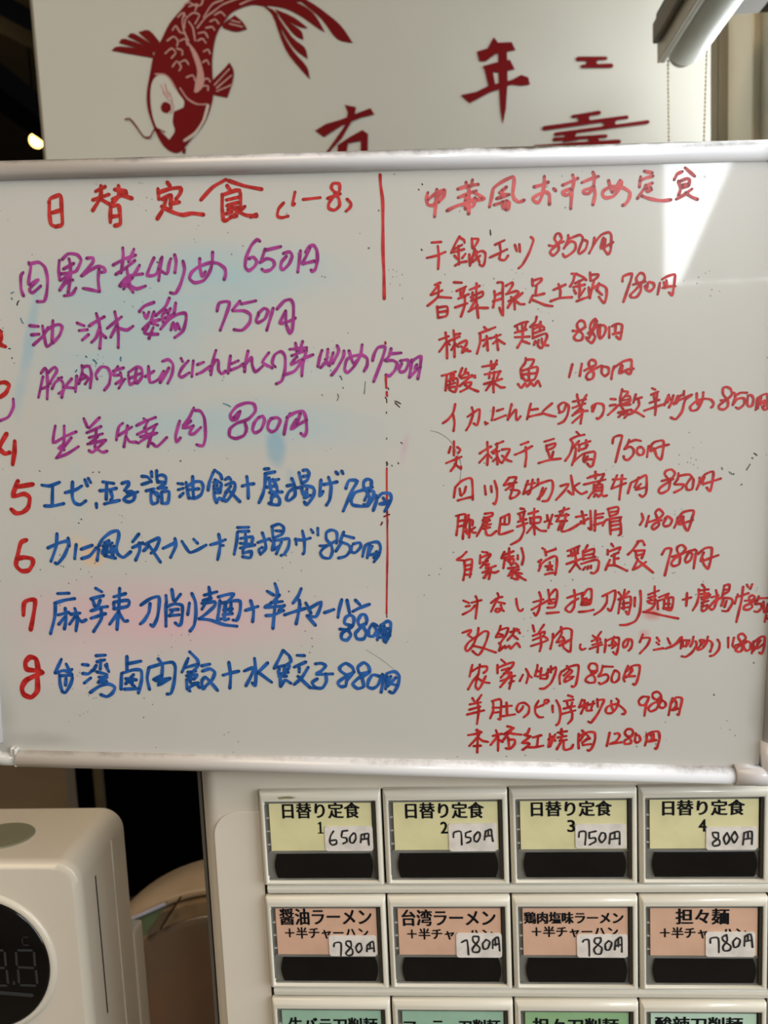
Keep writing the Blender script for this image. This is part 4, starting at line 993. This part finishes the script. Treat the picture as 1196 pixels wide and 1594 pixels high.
# backing rail strips between the rows (continuous ridge)
for r_ in range(3):
    zt = zrow[r_] - PH
    bm = bmesh.new(); pr = [(0.0, zt + 0.0002), (-0.0022, zt - 0.0004), (-0.0030, zt - 0.0022), (-0.0024, zt - RP + PH + 0.0008), (0.0, zt - RP + PH + 0.0001)]
    loft([[(x, y, z) for y, z in pr] for x in (0.0015, 0.302)], bm=bm)
    pobj('row_ridge', bm, M_bezel, tm, bevel=0.0005)
pobj('button_backing', box(0.0, 0.304, -0.0008, 0.001, -3 * RP + 0.006, -0.001), M_gasket, tm)

# shared meshes, local frame: origin at the bezel's upper left corner, x right, z down negative, y=0 on the machine face
DEP = -0.0046
def bezel_bm():
    bm = bmesh.new(); g = 0.0003
    o1 = [(g, 0, -g), (PW - g, 0, -g), (PW - g, 0, -PH + g), (g, 0, -PH + g)]
    o2 = [(g, DEP + 0.0016, -g), (PW - g, DEP + 0.0016, -g), (PW - g, DEP + 0.0016, -PH + g), (g, DEP + 0.0016, -PH + g)]
    o3 = [(g + .0012, DEP, -g - .0022), (PW - g - .0008, DEP, -g - .0022), (PW - g - .0008, DEP, -PH + g + .0008), (g + .0012, DEP, -PH + g + .0008)]
    i1 = [(WL, DEP, -WT), (WR, DEP, -WT), (WR, DEP, -WB), (WL, DEP, -WB)]
    i2 = [(WL + .0004, DEP + .0026, -WT - .0004), (WR - .0004, DEP + .0026, -WT - .0004), (WR - .0004, DEP + .0026, -WB + .0004), (WL + .0004, DEP + .0026, -WB + .0004)]
    return loft([o1, o2, o3, i1, i2], caps=False, bm=bm)
tmp = obj('selection_button', bezel_bm(), M_bezel, bevel=0.0005, bseg=2); bez_mesh = tmp.data; bpy.data.objects.remove(tmp)
CX0, CX1, CZ0, CZ1 = WL + 0.0024, WR - 0.0022, -WT - 0.0014, -WT - 0.0254
BX0, BX1, BZ0, BZ1 = WL + 0.0035, WR - 0.0026, -WT - 0.0275, -WB + 0.0016
YT = DEP + 0.0022    # tray
YC = DEP + 0.0012    # card
def tray_bm():
    bm = box(WL, WR, YT, 0.0, -WB, -WT)
    # clear cover lips round the card and the lamp bar
    for (x0, x1, z0, z1) in ((WL + 0.0002, WR - 0.0002, -WT - 0.0014, -WT - 0.0002), (WL + 0.001, WR - 0.001, -WT - 0.0268, -WT - 0.0256), (WL + 0.0006, WR - 0.0006, -WB + 0.0003, -WB + 0.0012)):
        box(x0, x1, YT - 0.0008, YT, min(z0, z1), max(z0, z1), bm)
    return bm
bm = tray_bm(); tray_mesh = bpy.data.meshes.new('tray'); bm.to_mesh(tray_mesh); bm.free(); tray_mesh.materials.append(M_smoke)
def keepmesh(bm, m):
    me = bpy.data.meshes.new('shared'); bm.to_mesh(me); bm.free(); me.materials.append(m); return me
side_mesh = keepmesh(box(WR - 0.0016, WR - 0.0001, YT - 0.0016, YT, -WB + 0.0012, -WT - 0.0002), M_smoke2)
side_mesh2 = keepmesh(box(WL + 0.0001, WL + 0.0007, YT - 0.0014, YT, -WB + 0.003, -WT - 0.002), M_smoke)
clip_mesh = keepmesh(box(WL + 0.0004, WL + 0.0021, YT - 0.001, YT, -WT, -WT + 0.0004), mat('pale_clip', (190, 188, 178), 0.2))
bm = prism_y([(BX0 + 0.0012, BZ0), (BX1 - 0.0012, BZ0)] + [(BX1 - 0.0012 + 0.0012 * math.sin(math.pi * k / 8), BZ0 + (BZ1 - BZ0) * k / 8) for k in range(1, 8)] + [(BX1 - 0.0012, BZ1), (BX0 + 0.0012, BZ1)] + [(BX0 + 0.0012 - 0.0012 * math.sin(math.pi * k / 8), BZ1 + (BZ0 - BZ1) * k / 8) for k in range(1, 8)], YT - 0.0009, YT)
tmp = obj('lamp_bar', bm, M_lamp); bar_mesh = tmp.data; bpy.data.objects.remove(tmp)
bm = box(CX0, CX1, YC, YT, CZ1, CZ0); card_bm_mesh = {}
base_card = bpy.data.meshes.new('card'); bm.to_mesh(base_card); bm.free()
M_yel = mat('pale_yellow_card', (216, 209, 160), 0.38, var=0.05, vscale=60, coat=0.35, coat_r=0.15)
M_sal = mat('salmon_card', (208, 168, 142), 0.38, var=0.05, vscale=60, coat=0.35, coat_r=0.15)
M_grn = mat('mint_green_card', (150, 184, 160), 0.38, var=0.05, vscale=60, coat=0.35, coat_r=0.15)
M_grn2 = mat('leaf_green_card', (142, 178, 132), 0.38, var=0.05, vscale=60, coat=0.35, coat_r=0.12)
M_mint = mat('pale_mint_card', (184, 210, 188), 0.38, var=0.05, vscale=60, coat=0.35, coat_r=0.12)
I_pen = ink('black_pen', (14, 10, 12), end=0.8, rough=0.7)
def q5(x0, y0, s, a, b, c, d): return (x0 + a / s, y0 + b / s, x0 + c / s, y0 + d / s)
T5 = {(0, 0): (400, 1220, 5.436), (1, 0): (600, 1220, 5.436), (2, 0): (786, 1140, 2.917), (3, 0): (786, 1140, 2.917),
      (0, 1): (410, 1385, 5.436), (1, 1): (600, 1385, 5.436), (2, 1): (790, 1385, 5.436), (3, 1): (976, 1385, 5.436),
      (0, 2): (410, 1385, 5.436), (1, 2): (600, 1385, 5.436), (2, 2): (790, 1385, 5.436), (3, 2): (976, 1385, 5.436)}
TXT = {(0, 0): [('日替り定食', 222, 158, 865, 295), ('1', 515, 322, 562, 422)], (1, 0): [('日替り定食', 175, 155, 830, 295), ('2', 472, 322, 525, 420)],
       (2, 0): [('日替り定食', 122, 310, 485, 382), ('3', 287, 398, 318, 452)], (3, 0): [('日替り定食', 718, 305, 1090, 378), ('4', 883, 395, 915, 450)],
       (0, 1): [('醤油ラーメン', 145, 160, 910, 297), ('＋半チャーハン', 190, 318, 885, 412)], (1, 1): [('台湾ラーメン', 145, 168, 928, 305), ('＋半チャーハン', 190, 328, 905, 420)],
       (2, 1): [('鶏肉塩味ラーメン', 145, 188, 980, 287), ('＋半チャーハン', 210, 310, 935, 400)], (3, 1): [('担々麺', 418, 160, 865, 292), ('＋半チャーハン', 285, 318, 1010, 410)],
       (0, 2): [('牛バラ刀削麺', 222, 1085, 962, 1215)], (1, 2): [('マーラー刀削麺', 165, 1100, 970, 1225)], (2, 2): [('担々刀削麺', 222, 1090, 940, 1220)], (3, 2): [('酸辣刀削麺', 245, 1080, 980, 1205)]}
STK = {(0, 0): (582, 358, 978, 571), (1, 0): (542, 333, 942, 573), (2, 0): (322, 415, 552, 527), (3, 0): (915, 428, 1148, 535),
       (0, 1): (562, 388, 955, 562), (1, 1): (605, 368, 985, 574), (2, 1): (592, 378, 1018, 574), (3, 1): (668, 358, 1090, 568)}
KP = {}
cur = None
for ln in STROKES.splitlines():
    if ln.startswith('K'): cur = ln.split(); continue
    if ln.startswith('T'): cur = None; continue
    if cur is not None and ln.strip(): KP[(int(cur[1]), int(cur[2]))] = [[tuple(map(float, q.split(','))) for q in s.split()] for s in ln.split(';') if s.strip()]
desc = {0: 'pale yellow daily set button', 1: 'salmon ramen set button', 2: 'green noodle button'}
prices = {(0, 0): '650', (1, 0): '750', (2, 0): '750', (3, 0): '800', (0, 1): '780', (1, 1): '780', (2, 1): '780', (3, 1): '780'}
for r_ in range(3):
    for c_ in range(5):
        o = bpy.data.objects.new('selection_button', bez_mesh); COL.objects.link(o); o.parent = tm
        o.location = Vector((c_ * P, 0, zrow[r_])) - tm.location
        md = o.modifiers.new('bevel', 'BEVEL'); md.width = 0.0006; md.segments = 2; md.limit_method = 'ANGLE'; md.angle_limit = 0.6
        for nm, me, dz in (('tray', tray_mesh, 0), ('side_rail', side_mesh, 0), ('side_rail', side_mesh2, 0), ('clip', clip_mesh, -0.009), ('clip', clip_mesh, -0.0157), ('clip', clip_mesh, -0.0225), ('lamp_bar', bar_mesh, 0)):
            k = bpy.data.objects.new(nm, me); COL.objects.link(k); k.parent = o; k.location.z = dz
        mm = M_yel if r_ == 0 else M_sal if r_ == 1 else (M_grn, M_grn, M_grn2, M_mint, M_mint)[c_]
        me = base_card.copy(); me.materials.append(mm)
        k = bpy.data.objects.new('name_card', me); COL.objects.link(k); k.parent = o
        if c_ < 4: o['label'] = desc[r_] + ' reading ' + ' '.join(t[0] for t in TXT[(c_, r_)])
        if (c_, r_) not in T5: continue
        ox, oy, s = T5[(c_, r_)]; base = Vector((c_ * P, 0, zrow[r_]))
        for i, (st, a, b, c2, d) in enumerate(TXT[(c_, r_)]):
            yt = YC - 0.00012
            p0 = at(ox + a / s, oy + d / s, yt + DY) - base; p1 = at(ox + c2 / s, oy + b / s, yt + DY) - base
            big = i == 0
            if st == '1':
                w_ = p1.x - p0.x; h_ = p1.z - p0.z; bm = bmesh.new()
                for (u0, u1, v0, v1) in ((0.36, 0.66, 0.0, 1.0), (0.05, 0.97, 0.0, 0.08), (0.1, 0.4, 0.80, 0.9)):
                    bm.faces.new([bm.verts.new((p0.x + u * w_, yt, p0.z + v * h_)) for u, v in ((u0, v0), (u1, v0), (u1, v1), (u0, v1))])
                obj('printed_text', bm, M_print, o); continue
            text_on('printed_text', st, p0.x, p1.x, p0.z, p1.z, yt, M_print, o, bold=0.0004 if len(st) == 1 else 0.00055 if big else 0.00038, reps=5 if len(st) == 1 else 6 if big else 5, boldz=0.0002)
        if (c_, r_) == (0, 0):
            bm = bmesh.new(); pts = [(0.0098, -0.0013), (0.0125, -0.0010), (0.0160, -0.0009), (0.0190, -0.0016), (0.0165, -0.0022), (0.0135, -0.0021), (0.0105, -0.0024)]
            bm.faces.new([bm.verts.new((x, DEP + 0.0003 + (0.0016 * (-z - 0.0025) / -0.0022 if z > -0.0022 else 0) * 0 - 0.0004, z - 0.0012)) for x, z in pts][::-1])
            obj('glue_residue', bm, mat('brown_glue', (150, 138, 104), 0.6, var=0.1, vscale=300), o)
        if (c_, r_) in STK:
            a, b, c2, d = STK[(c_, r_)]; ys = YC - 0.0004
            p0 = at(ox + a / s, oy + d / s, ys + DY) - base; p1 = at(ox + c2 / s, oy + b / s, ys + DY) - base
            bm = prism_y(rrect(p1.x - p0.x, p1.z - p0.z, 0.0014, 4, (p0.x + p1.x) / 2, (p0.z + p1.z) / 2), ys, YC - 0.0001)
            k = obj('price_sticker', bm, M_sticker, o); k['label'] = 'white sticker handwritten ' + prices[(c_, r_)] + '円'
            bm, lay = newink(); RB[1] = RB[0]
            for stx in KP[(c_, r_)]:
                pts = [at(ox + u / s, oy + v / s, ys + DY) - base for u, v in stx]
                ribbon(bm, [(p.x, p.z) for p in pts], 0.00088, lay, ys - 0.00012)
            obj('pen_writing', bm, I_pen, o)

tm.location.y += DY

# ------------------------------------------------------------------ whiteboard
TH = math.radians(2.2)
wb = empty('whiteboard', (0, 0, 0), 'white magnetic board with red, blue and purple handwritten menus', 'whiteboard'); wb.rotation_euler = (0, TH, 0)
cT, sT = math.cos(TH), math.sin(TH)
def wl(p): return (p[0] * cT - p[2] * sT, p[0] * sT + p[2] * cT)
U0, U1, V0, V1 = -0.1275, 0.2390, 0.0150, 0.2895      # outer
IU0, IU1, IV0, IV1 = -0.1185, 0.2300, 0.0232, 0.2815  # visible white face
YB = -0.0125
# base location at the board's lower middle
bl_ = Vector(((U0 + U1) / 2, -0.008, V0))
wb.location = Vector((bl_.x * cT + bl_.z * sT, bl_.y, -bl_.x * sT + bl_.z * cT))
def bobj(name, bm, m, **k):
    bmesh.ops.translate(bm, verts=bm.verts[:], vec=-bl_)
    return obj(name, bm, m, wb, **k)

def stain_shade_mat():
    m = bpy.data.materials.new('whiteboard_enamel'); m.use_nodes = True; nt = m.node_tree; N = nt.nodes; L = nt.links; b = N['Principled BSDF']
    tc = N.new('ShaderNodeTexCoord'); out = None
    nz = N.new('ShaderNodeTexNoise'); nz.inputs['Scale'].default_value = 14; nz.inputs['Detail'].default_value = 5; L.new(tc.outputs['Object'], nz.inputs['Vector'])
    ns = N.new('ShaderNodeTexNoise'); ns.inputs['Scale'].default_value = 1.0; ns.inputs['Detail'].default_value = 4
    mpn = N.new('ShaderNodeMapping'); mpn.inputs['Scale'].default_value = (18, 1, 90); L.new(tc.outputs['Object'], mpn.inputs['Vector']); L.new(mpn.outputs['Vector'], ns.inputs['Vector'])
    base = N.new('ShaderNodeMix'); base.data_type = 'RGBA'; base.inputs['A'].default_value = lin((194, 191, 183)); base.inputs['B'].default_value = lin((187, 184, 176)); L.new(nz.outputs['Fac'], base.inputs['Factor'])
    prev = base.outputs['Result']
    def blob(px, py, wpx, hpx, col, amt, ang=0.0, soft=1.0, namt=0.5):
        nonlocal prev
        q = wl(at(px, py, YB)); s = (YB - CAM.y) / FPX
        mp = N.new('ShaderNodeMapping'); mp.vector_type = 'TEXTURE'
        mp.inputs['Location'].default_value = (q[0] - bl_.x, YB - bl_.y, q[1] - bl_.z); mp.inputs['Rotation'].default_value = (0, ang, 0)
        mp.inputs['Scale'].default_value = (wpx * s / 2, 0.05, hpx * s / 2)
        ad = N.new('ShaderNodeVectorMath'); ad.operation = 'MULTIPLY_ADD'
        sc = N.new('ShaderNodeVectorMath'); sc.operation = 'SCALE'; sc.inputs['Scale'].default_value = 0.020
        sb = N.new('ShaderNodeVectorMath'); sb.operation = 'SUBTRACT'; sb.inputs[1].default_value = (0.5, 0.5, 0.5)
        L.new(nz.outputs['Color'], sb.inputs[0]); L.new(sb.outputs[0], sc.inputs[0])
        a2 = N.new('ShaderNodeVectorMath'); a2.operation = 'ADD'; L.new(tc.outputs['Object'], a2.inputs[0]); L.new(sc.outputs[0], a2.inputs[1])
        L.new(a2.outputs[0], mp.inputs['Vector'])
        ln_ = N.new('ShaderNodeVectorMath'); ln_.operation = 'LENGTH'; L.new(mp.outputs['Vector'], ln_.inputs[0])
        rp = N.new('ShaderNodeMapRange'); rp.interpolation_type = 'SMOOTHSTEP'; rp.inputs['From Min'].default_value = 1.0 + 0.25 * soft; rp.inputs['From Max'].default_value = 1.0 - 0.75 * soft
        rp.inputs['To Min'].default_value = 0; rp.inputs['To Max'].default_value = amt; L.new(ln_.outputs['Value'], rp.inputs['Value'])
        mu = N.new('ShaderNodeMath'); mu.operation = 'MULTIPLY'
        st = N.new('ShaderNodeMapRange'); st.inputs['From Min'].default_value = 0.3; st.inputs['From Max'].default_value = 0.65; st.inputs['To Min'].default_value = 1 - namt; L.new(ns.outputs['Fac'], st.inputs['Value'])
        L.new(rp.outputs['Result'], mu.inputs[0]); L.new(st.outputs['Result'], mu.inputs[1])
        mx = N.new('ShaderNodeMix'); mx.data_type = 'RGBA'; L.new(mu.outputs[0], mx.inputs['Factor']); L.new(prev, mx.inputs['A']); mx.inputs['B'].default_value = lin(col); prev = mx.outputs['Result']
    blue = (152, 188, 196)
    blob(250, 455, 460, 150, blue, 0.62); blob(190, 560, 330, 170, blue, 0.55); blob(400, 420, 330, 90, blue, 0.5, 0.1)
    blob(350, 668, 560, 90, blue, 0.55); blob(430, 590, 330, 60, (176, 196, 196), 0.4); blob(45, 540, 26, 250, (130, 174, 190), 0.6, 0.18)
    blob(437, 705, 34, 60, (96, 158, 184), 0.75, soft=0.8); blob(120, 770, 30, 110, (170, 190, 190), 0.4)
    blob(455, 745, 20, 30, (96, 158, 184), 0.4)
    blob(250, 960, 560, 150, (214, 172, 178), 0.85); blob(120, 1030, 260, 120, (216, 192, 194), 0.5); blob(560, 960, 160, 90, (214, 196, 196), 0.35)
    blob(145, 862, 46, 42, (222, 176, 128), 0.7, soft=0.7); blob(120, 845, 60, 30, (216, 186, 150), 0.5)
    blob(1012, 962, 34, 22, (196, 110, 104), 0.6, soft=0.8); blob(1004, 990, 20, 16, (200, 110, 110), 0.5); blob(632, 700, 12, 60, (192, 150, 172), 0.5, 0.25)
    blob(8, 1130, 50, 160, (160, 156, 146), 0.5); blob(1190, 1120, 40, 170, (160, 158, 148), 0.5)  # grey edge blobs; the right one paints a corner shadow into the colour
    blob(60, 1160, 150, 30, (150, 146, 136), 0.4)
    # fine dark specks of old ink
    def specks(scale, thr, col, dens, dthr):
        nonlocal prev
        vo = N.new('ShaderNodeTexVoronoi'); vo.inputs['Scale'].default_value = scale; L.new(tc.outputs['Object'], vo.inputs['Vector'])
        lt = N.new('ShaderNodeMath'); lt.operation = 'LESS_THAN'; lt.inputs[1].default_value = thr; L.new(vo.outputs['Distance'], lt.inputs[0])
        n3 = N.new('ShaderNodeTexNoise'); n3.inputs['Scale'].default_value = dens; n3.inputs['Detail'].default_value = 2; L.new(tc.outputs['Object'], n3.inputs['Vector'])
        gt = N.new('ShaderNodeMath'); gt.operation = 'GREATER_THAN'; gt.inputs[1].default_value = dthr; L.new(n3.outputs['Fac'], gt.inputs[0])
        mu = N.new('ShaderNodeMath'); mu.operation = 'MULTIPLY'; L.new(lt.outputs[0], mu.inputs[0]); L.new(gt.outputs[0], mu.inputs[1])
        m3 = N.new('ShaderNodeMath'); m3.operation = 'MULTIPLY'; m3.inputs[1].default_value = 0.75; L.new(mu.outputs[0], m3.inputs[0])
        mx = N.new('ShaderNodeMix'); mx.data_type = 'RGBA'; L.new(m3.outputs[0], mx.inputs['Factor']); L.new(prev, mx.inputs['A']); mx.inputs['B'].default_value = lin(col); prev = mx.outputs['Result']
    specks(260, 0.10, (60, 66, 70), 26, 0.62); specks(90, 0.045, (30, 24, 24), 9, 0.55); specks(420, 0.16, (120, 124, 118), 40, 0.64)
    L.new(prev, b.inputs['Base Color'])
    b.inputs['Roughness'].default_value = 0.32; b.inputs['Coat Weight'].default_value = 0.55; b.inputs['Coat Roughness'].default_value = 0.04; b.inputs['Coat IOR'].default_value = 1.5
    bp = N.new('ShaderNodeBump'); bp.inputs['Strength'].default_value = 0.04; bp.inputs['Distance'].default_value = 0.0008
    nb = N.new('ShaderNodeTexNoise'); nb.inputs['Scale'].default_value = 120; L.new(tc.outputs['Object'], nb.inputs['Vector']); L.new(nb.outputs['Fac'], bp.inputs['Height'])
    L.new(bp.outputs['Normal'], b.inputs['Normal']); pass
    return m
bobj('writing_surface', box(IU0 - 0.004, IU1 + 0.004, YB, 0.0012, IV0 - 0.004, IV1 + 0.004), stain_shade_mat())
def grime(name, base, dark, lo, hi, thr=0.5):
    """white rail with real grime lying along its upper edge"""
    m = bpy.data.materials.new(name); m.use_nodes = True; nt = m.node_tree; N = nt.nodes; L = nt.links; b = N['Principled BSDF']
    tc = N.new('ShaderNodeTexCoord'); sp = N.new('ShaderNodeSeparateXYZ'); L.new(tc.outputs['Object'], sp.inputs[0])
    rp = N.new('ShaderNodeMapRange'); rp.inputs['From Min'].default_value = lo - bl_.z; rp.inputs['From Max'].default_value = hi - bl_.z; L.new(sp.outputs['Z'], rp.inputs['Value'])
    nz = N.new('ShaderNodeTexNoise'); nz.inputs['Scale'].default_value = 60; nz.inputs['Detail'].default_value = 8; nz.inputs['Roughness'].default_value = 0.75; L.new(tc.outputs['Object'], nz.inputs['Vector'])
    n2 = N.new('ShaderNodeTexNoise'); n2.inputs['Scale'].default_value = 9; L.new(tc.outputs['Object'], n2.inputs['Vector'])
    a = N.new('ShaderNodeMath'); a.operation = 'MULTIPLY'; L.new(rp.outputs['Result'], a.inputs[0]); L.new(nz.outputs['Fac'], a.inputs[1])
    c = N.new('ShaderNodeMath'); c.operation = 'MULTIPLY'; L.new(a.outputs[0], c.inputs[0]); L.new(n2.outputs['Fac'], c.inputs[1])
    r2 = N.new('ShaderNodeMapRange'); r2.inputs['From Min'].default_value = thr * 0.36; r2.inputs['From Max'].default_value = thr * 0.75; L.new(c.outputs[0], r2.inputs['Value'])
    mx = N.new('ShaderNodeMix'); mx.data_type = 'RGBA'; mx.inputs['A'].default_value = lin(base); mx.inputs['B'].default_value = lin(dark); L.new(r2.outputs['Result'], mx.inputs['Factor']); L.new(mx.outputs['Result'], b.inputs['Base Color'])
    b.inputs['Roughness'].default_value = 0.28; b.inputs['Coat Weight'].default_value = 0.4; b.inputs['Coat Roughness'].default_value = 0.12
    return m
def rail_prof(w, n=10):
    # half-round profile: (across 0..w, y)
    return [(0, -0.001)] + [(w * (1 - math.cos(math.pi * k / n)) / 2, -0.0105 - 0.0062 * math.sin(math.pi * k / n) ** 0.7) for k in range(n + 1)] + [(w, -0.001)]
def rail_h(name, u0, u1, v0, v1, m):
    pr = rail_prof(v1 - v0); bm = loft([[(u, y, v0 + a) for a, y in pr] for u in (u0, u1)]); 
    for f in bm.faces: f.smooth = len(f.verts) == 4
    o = bobj(name, bm, m); return o
def rail_v(name, u0, u1, v0, v1, m):
    pr = rail_prof(u1 - u0); bm = loft([[(u0 + a, y, v) for a, y in pr] for v in (v0, v1)])
    for f in bm.faces: f.smooth = len(f.verts) == 4
    return bobj(name, bm, m)
rail_h('top_rail', U0 + 0.014, U1 - 0.014, IV1 - 0.0004, V1, grime('rail_grime_top', (224, 222, 222), (84, 76, 62), IV1 + 0.001, V1, 0.40))
rail_h('bottom_rail', -0.111, 0.2183, V0, IV0, grime('rail_grime_bottom', (222, 219, 217), (110, 88, 70), V0 + 0.002, IV0 + 0.0006, 0.48))
rail_v('left_rail', U0, IU0, V0 + 0.012, V1 - 0.012, M_board_rail)
rail_v('right_rail', IU1, U1, V0 + 0.014, V1 - 0.014, M_board_rail)
def corner(u, v, su, sv, L, w, big):
    # L-shaped cap with a rounded outer corner, built as a swept half-round along a quarter bend
    t = w + (0.0012 if big else -0.0012); R_ = 0.0085; path = []
    path.append(((u + su * L, v + sv * t / 2), (0, sv)))
    for k in range(9):
        a = math.pi / 2 * k / 8
        cx, cz = u + su * R_, v + sv * R_
        d = (-math.sin(a) * su, -math.cos(a) * sv)
        path.append(((cx + d[0] * (R_ - t / 2), cz + d[1] * (R_ - t / 2)), (-d[0], -d[1])))
    path.append(((u + su * t / 2, v + sv * L), (su, 0)))
    dep = 0.0014 if big else -0.0012; rings = []
    for (p, n) in path:
        rr = []
        for k in range(11):
            a = math.pi * k / 10; o_ = -t / 2 + t * (1 - math.cos(a)) / 2
            rr.append((p[0] - n[0] * (-o_) , -0.010 - (0.0062 + dep) * math.sin(a) ** 0.7, p[1] - n[1] * (-o_)))
        rr.append((p[0] + n[0] * t / 2, -0.001, p[1] + n[1] * t / 2)); rr.append((p[0] - n[0] * t / 2, -0.001, p[1] - n[1] * t / 2))
        rings.append(rr)
    bm = loft(rings)
    for f in bm.faces: f.smooth = len(f.verts) == 4
    bobj('corner_cap', bm, M_board_rail if big else M_cap)
corner(U1, V0 - 0.0006, -1, 1, 0.0208, IV0 - V0 + 0.0006, True)
corner(U0, V0, 1, 1, 0.0165, IV0 - V0, False)
corner(U1, V1 + 0.0006, -1, -1, 0.0185, V1 - IV1, True)
corner(U0, V1 + 0.0006, 1, -1, 0.0185, V1 - IV1, True)
# catch beside the left end of the bottom rail
bobj('catch', box(-0.1128, -0.1112, -0.0150, -0.012, V0 + 0.0004, IV0 + 0.0012), M_cap, bevel=0.0006)
bobj('catch', box(-0.1148, -0.1130, -0.0145, -0.012, IV0 - 0.0030, IV0 + 0.0016), M_cap, bevel=0.0007)

# handwriting
INK = {'red': ink('red_marker', (170, 15, 12), end=1.3, var=(240, 0.5)), 'redtitle': ink('faded_red_marker', (188, 76, 76), end=0.6),
       'purple': ink('purple_marker', (146, 40, 122), end=0.8), 'blue': ink('blue_marker', (0, 76, 146), end=1.0),
       'black': ink('black_marker', (34, 22, 22)), 'grey': ink('grey_smudge', (96, 98, 96)), 'teal': ink('teal_marker', (60, 110, 128)), 'darkred': ink('dark_red_marker', (120, 20, 40))}
lab = {'title_left': 'red marker title 日替定食 (1-8)', 'title_right': 'faded red marker title 中華風おすすめ定食', 'purple_line': 'purple marker menu lines 1 to 4',
       'blue_line': 'blue marker menu lines 5 to 8', 'dividing_line': 'thin red dividing line', 'stray_marks': 'small stray ink marks and a hair', 'menu_gan': 'red marker menu line at 850円'}
groups = {}; order = []; bmcount = {}
cur = None; li = 0
for ln in STROKES.splitlines():
    if not ln.strip(): continue
    if ln[0] == 'K': cur = None; continue
    if ln[0] == 'T': cur = ln.split(); continue
    if cur is None: continue
    x0, y0, s, col, wd, nm = float(cur[1]), float(cur[2]), float(cur[3]), cur[4], float(cur[5]), cur[6]
    key = (nm, col)
    if key not in groups: groups[key] = newink(); order.append(key)
    bm, lay = groups[key]; yy = YB - 0.00010
    bmcount[key] = (bmcount.get(key, 0) + 1) % 5; yy -= bmcount[key] * 3.3e-7 + (4e-5 if nm == 'purple_line' or nm == 'blue_line' else 0); RB[1] = RB[0]
    for st in ln.split(';'):
        pts = []
        for q in st.split():
            a, b = q.split(','); p = at(x0 + float(a) / s, y0 + float(b) / s, yy); pts.append(wl(p))
        if len(pts) < 2: continue
        ribbon(bm, pts, wd * (yy - CAM.y) / FPX * 1.14, lay, yy)
for key in order:
    bm, lay = groups[key]; o = bobj('handwriting', bm, INK[key[1]])
    if key[0] == 'stray_marks': o['kind'] = 'stuff'
    if key[0].startswith('number'): o['label'] = 'thick red marker numeral ' + key[0].split('_')[1]
    elif key[0] in lab: o['label'] = lab[key[0]]
    else: o['label'] = 'red marker menu line for ' + key[0][5:].replace('_', ' ')
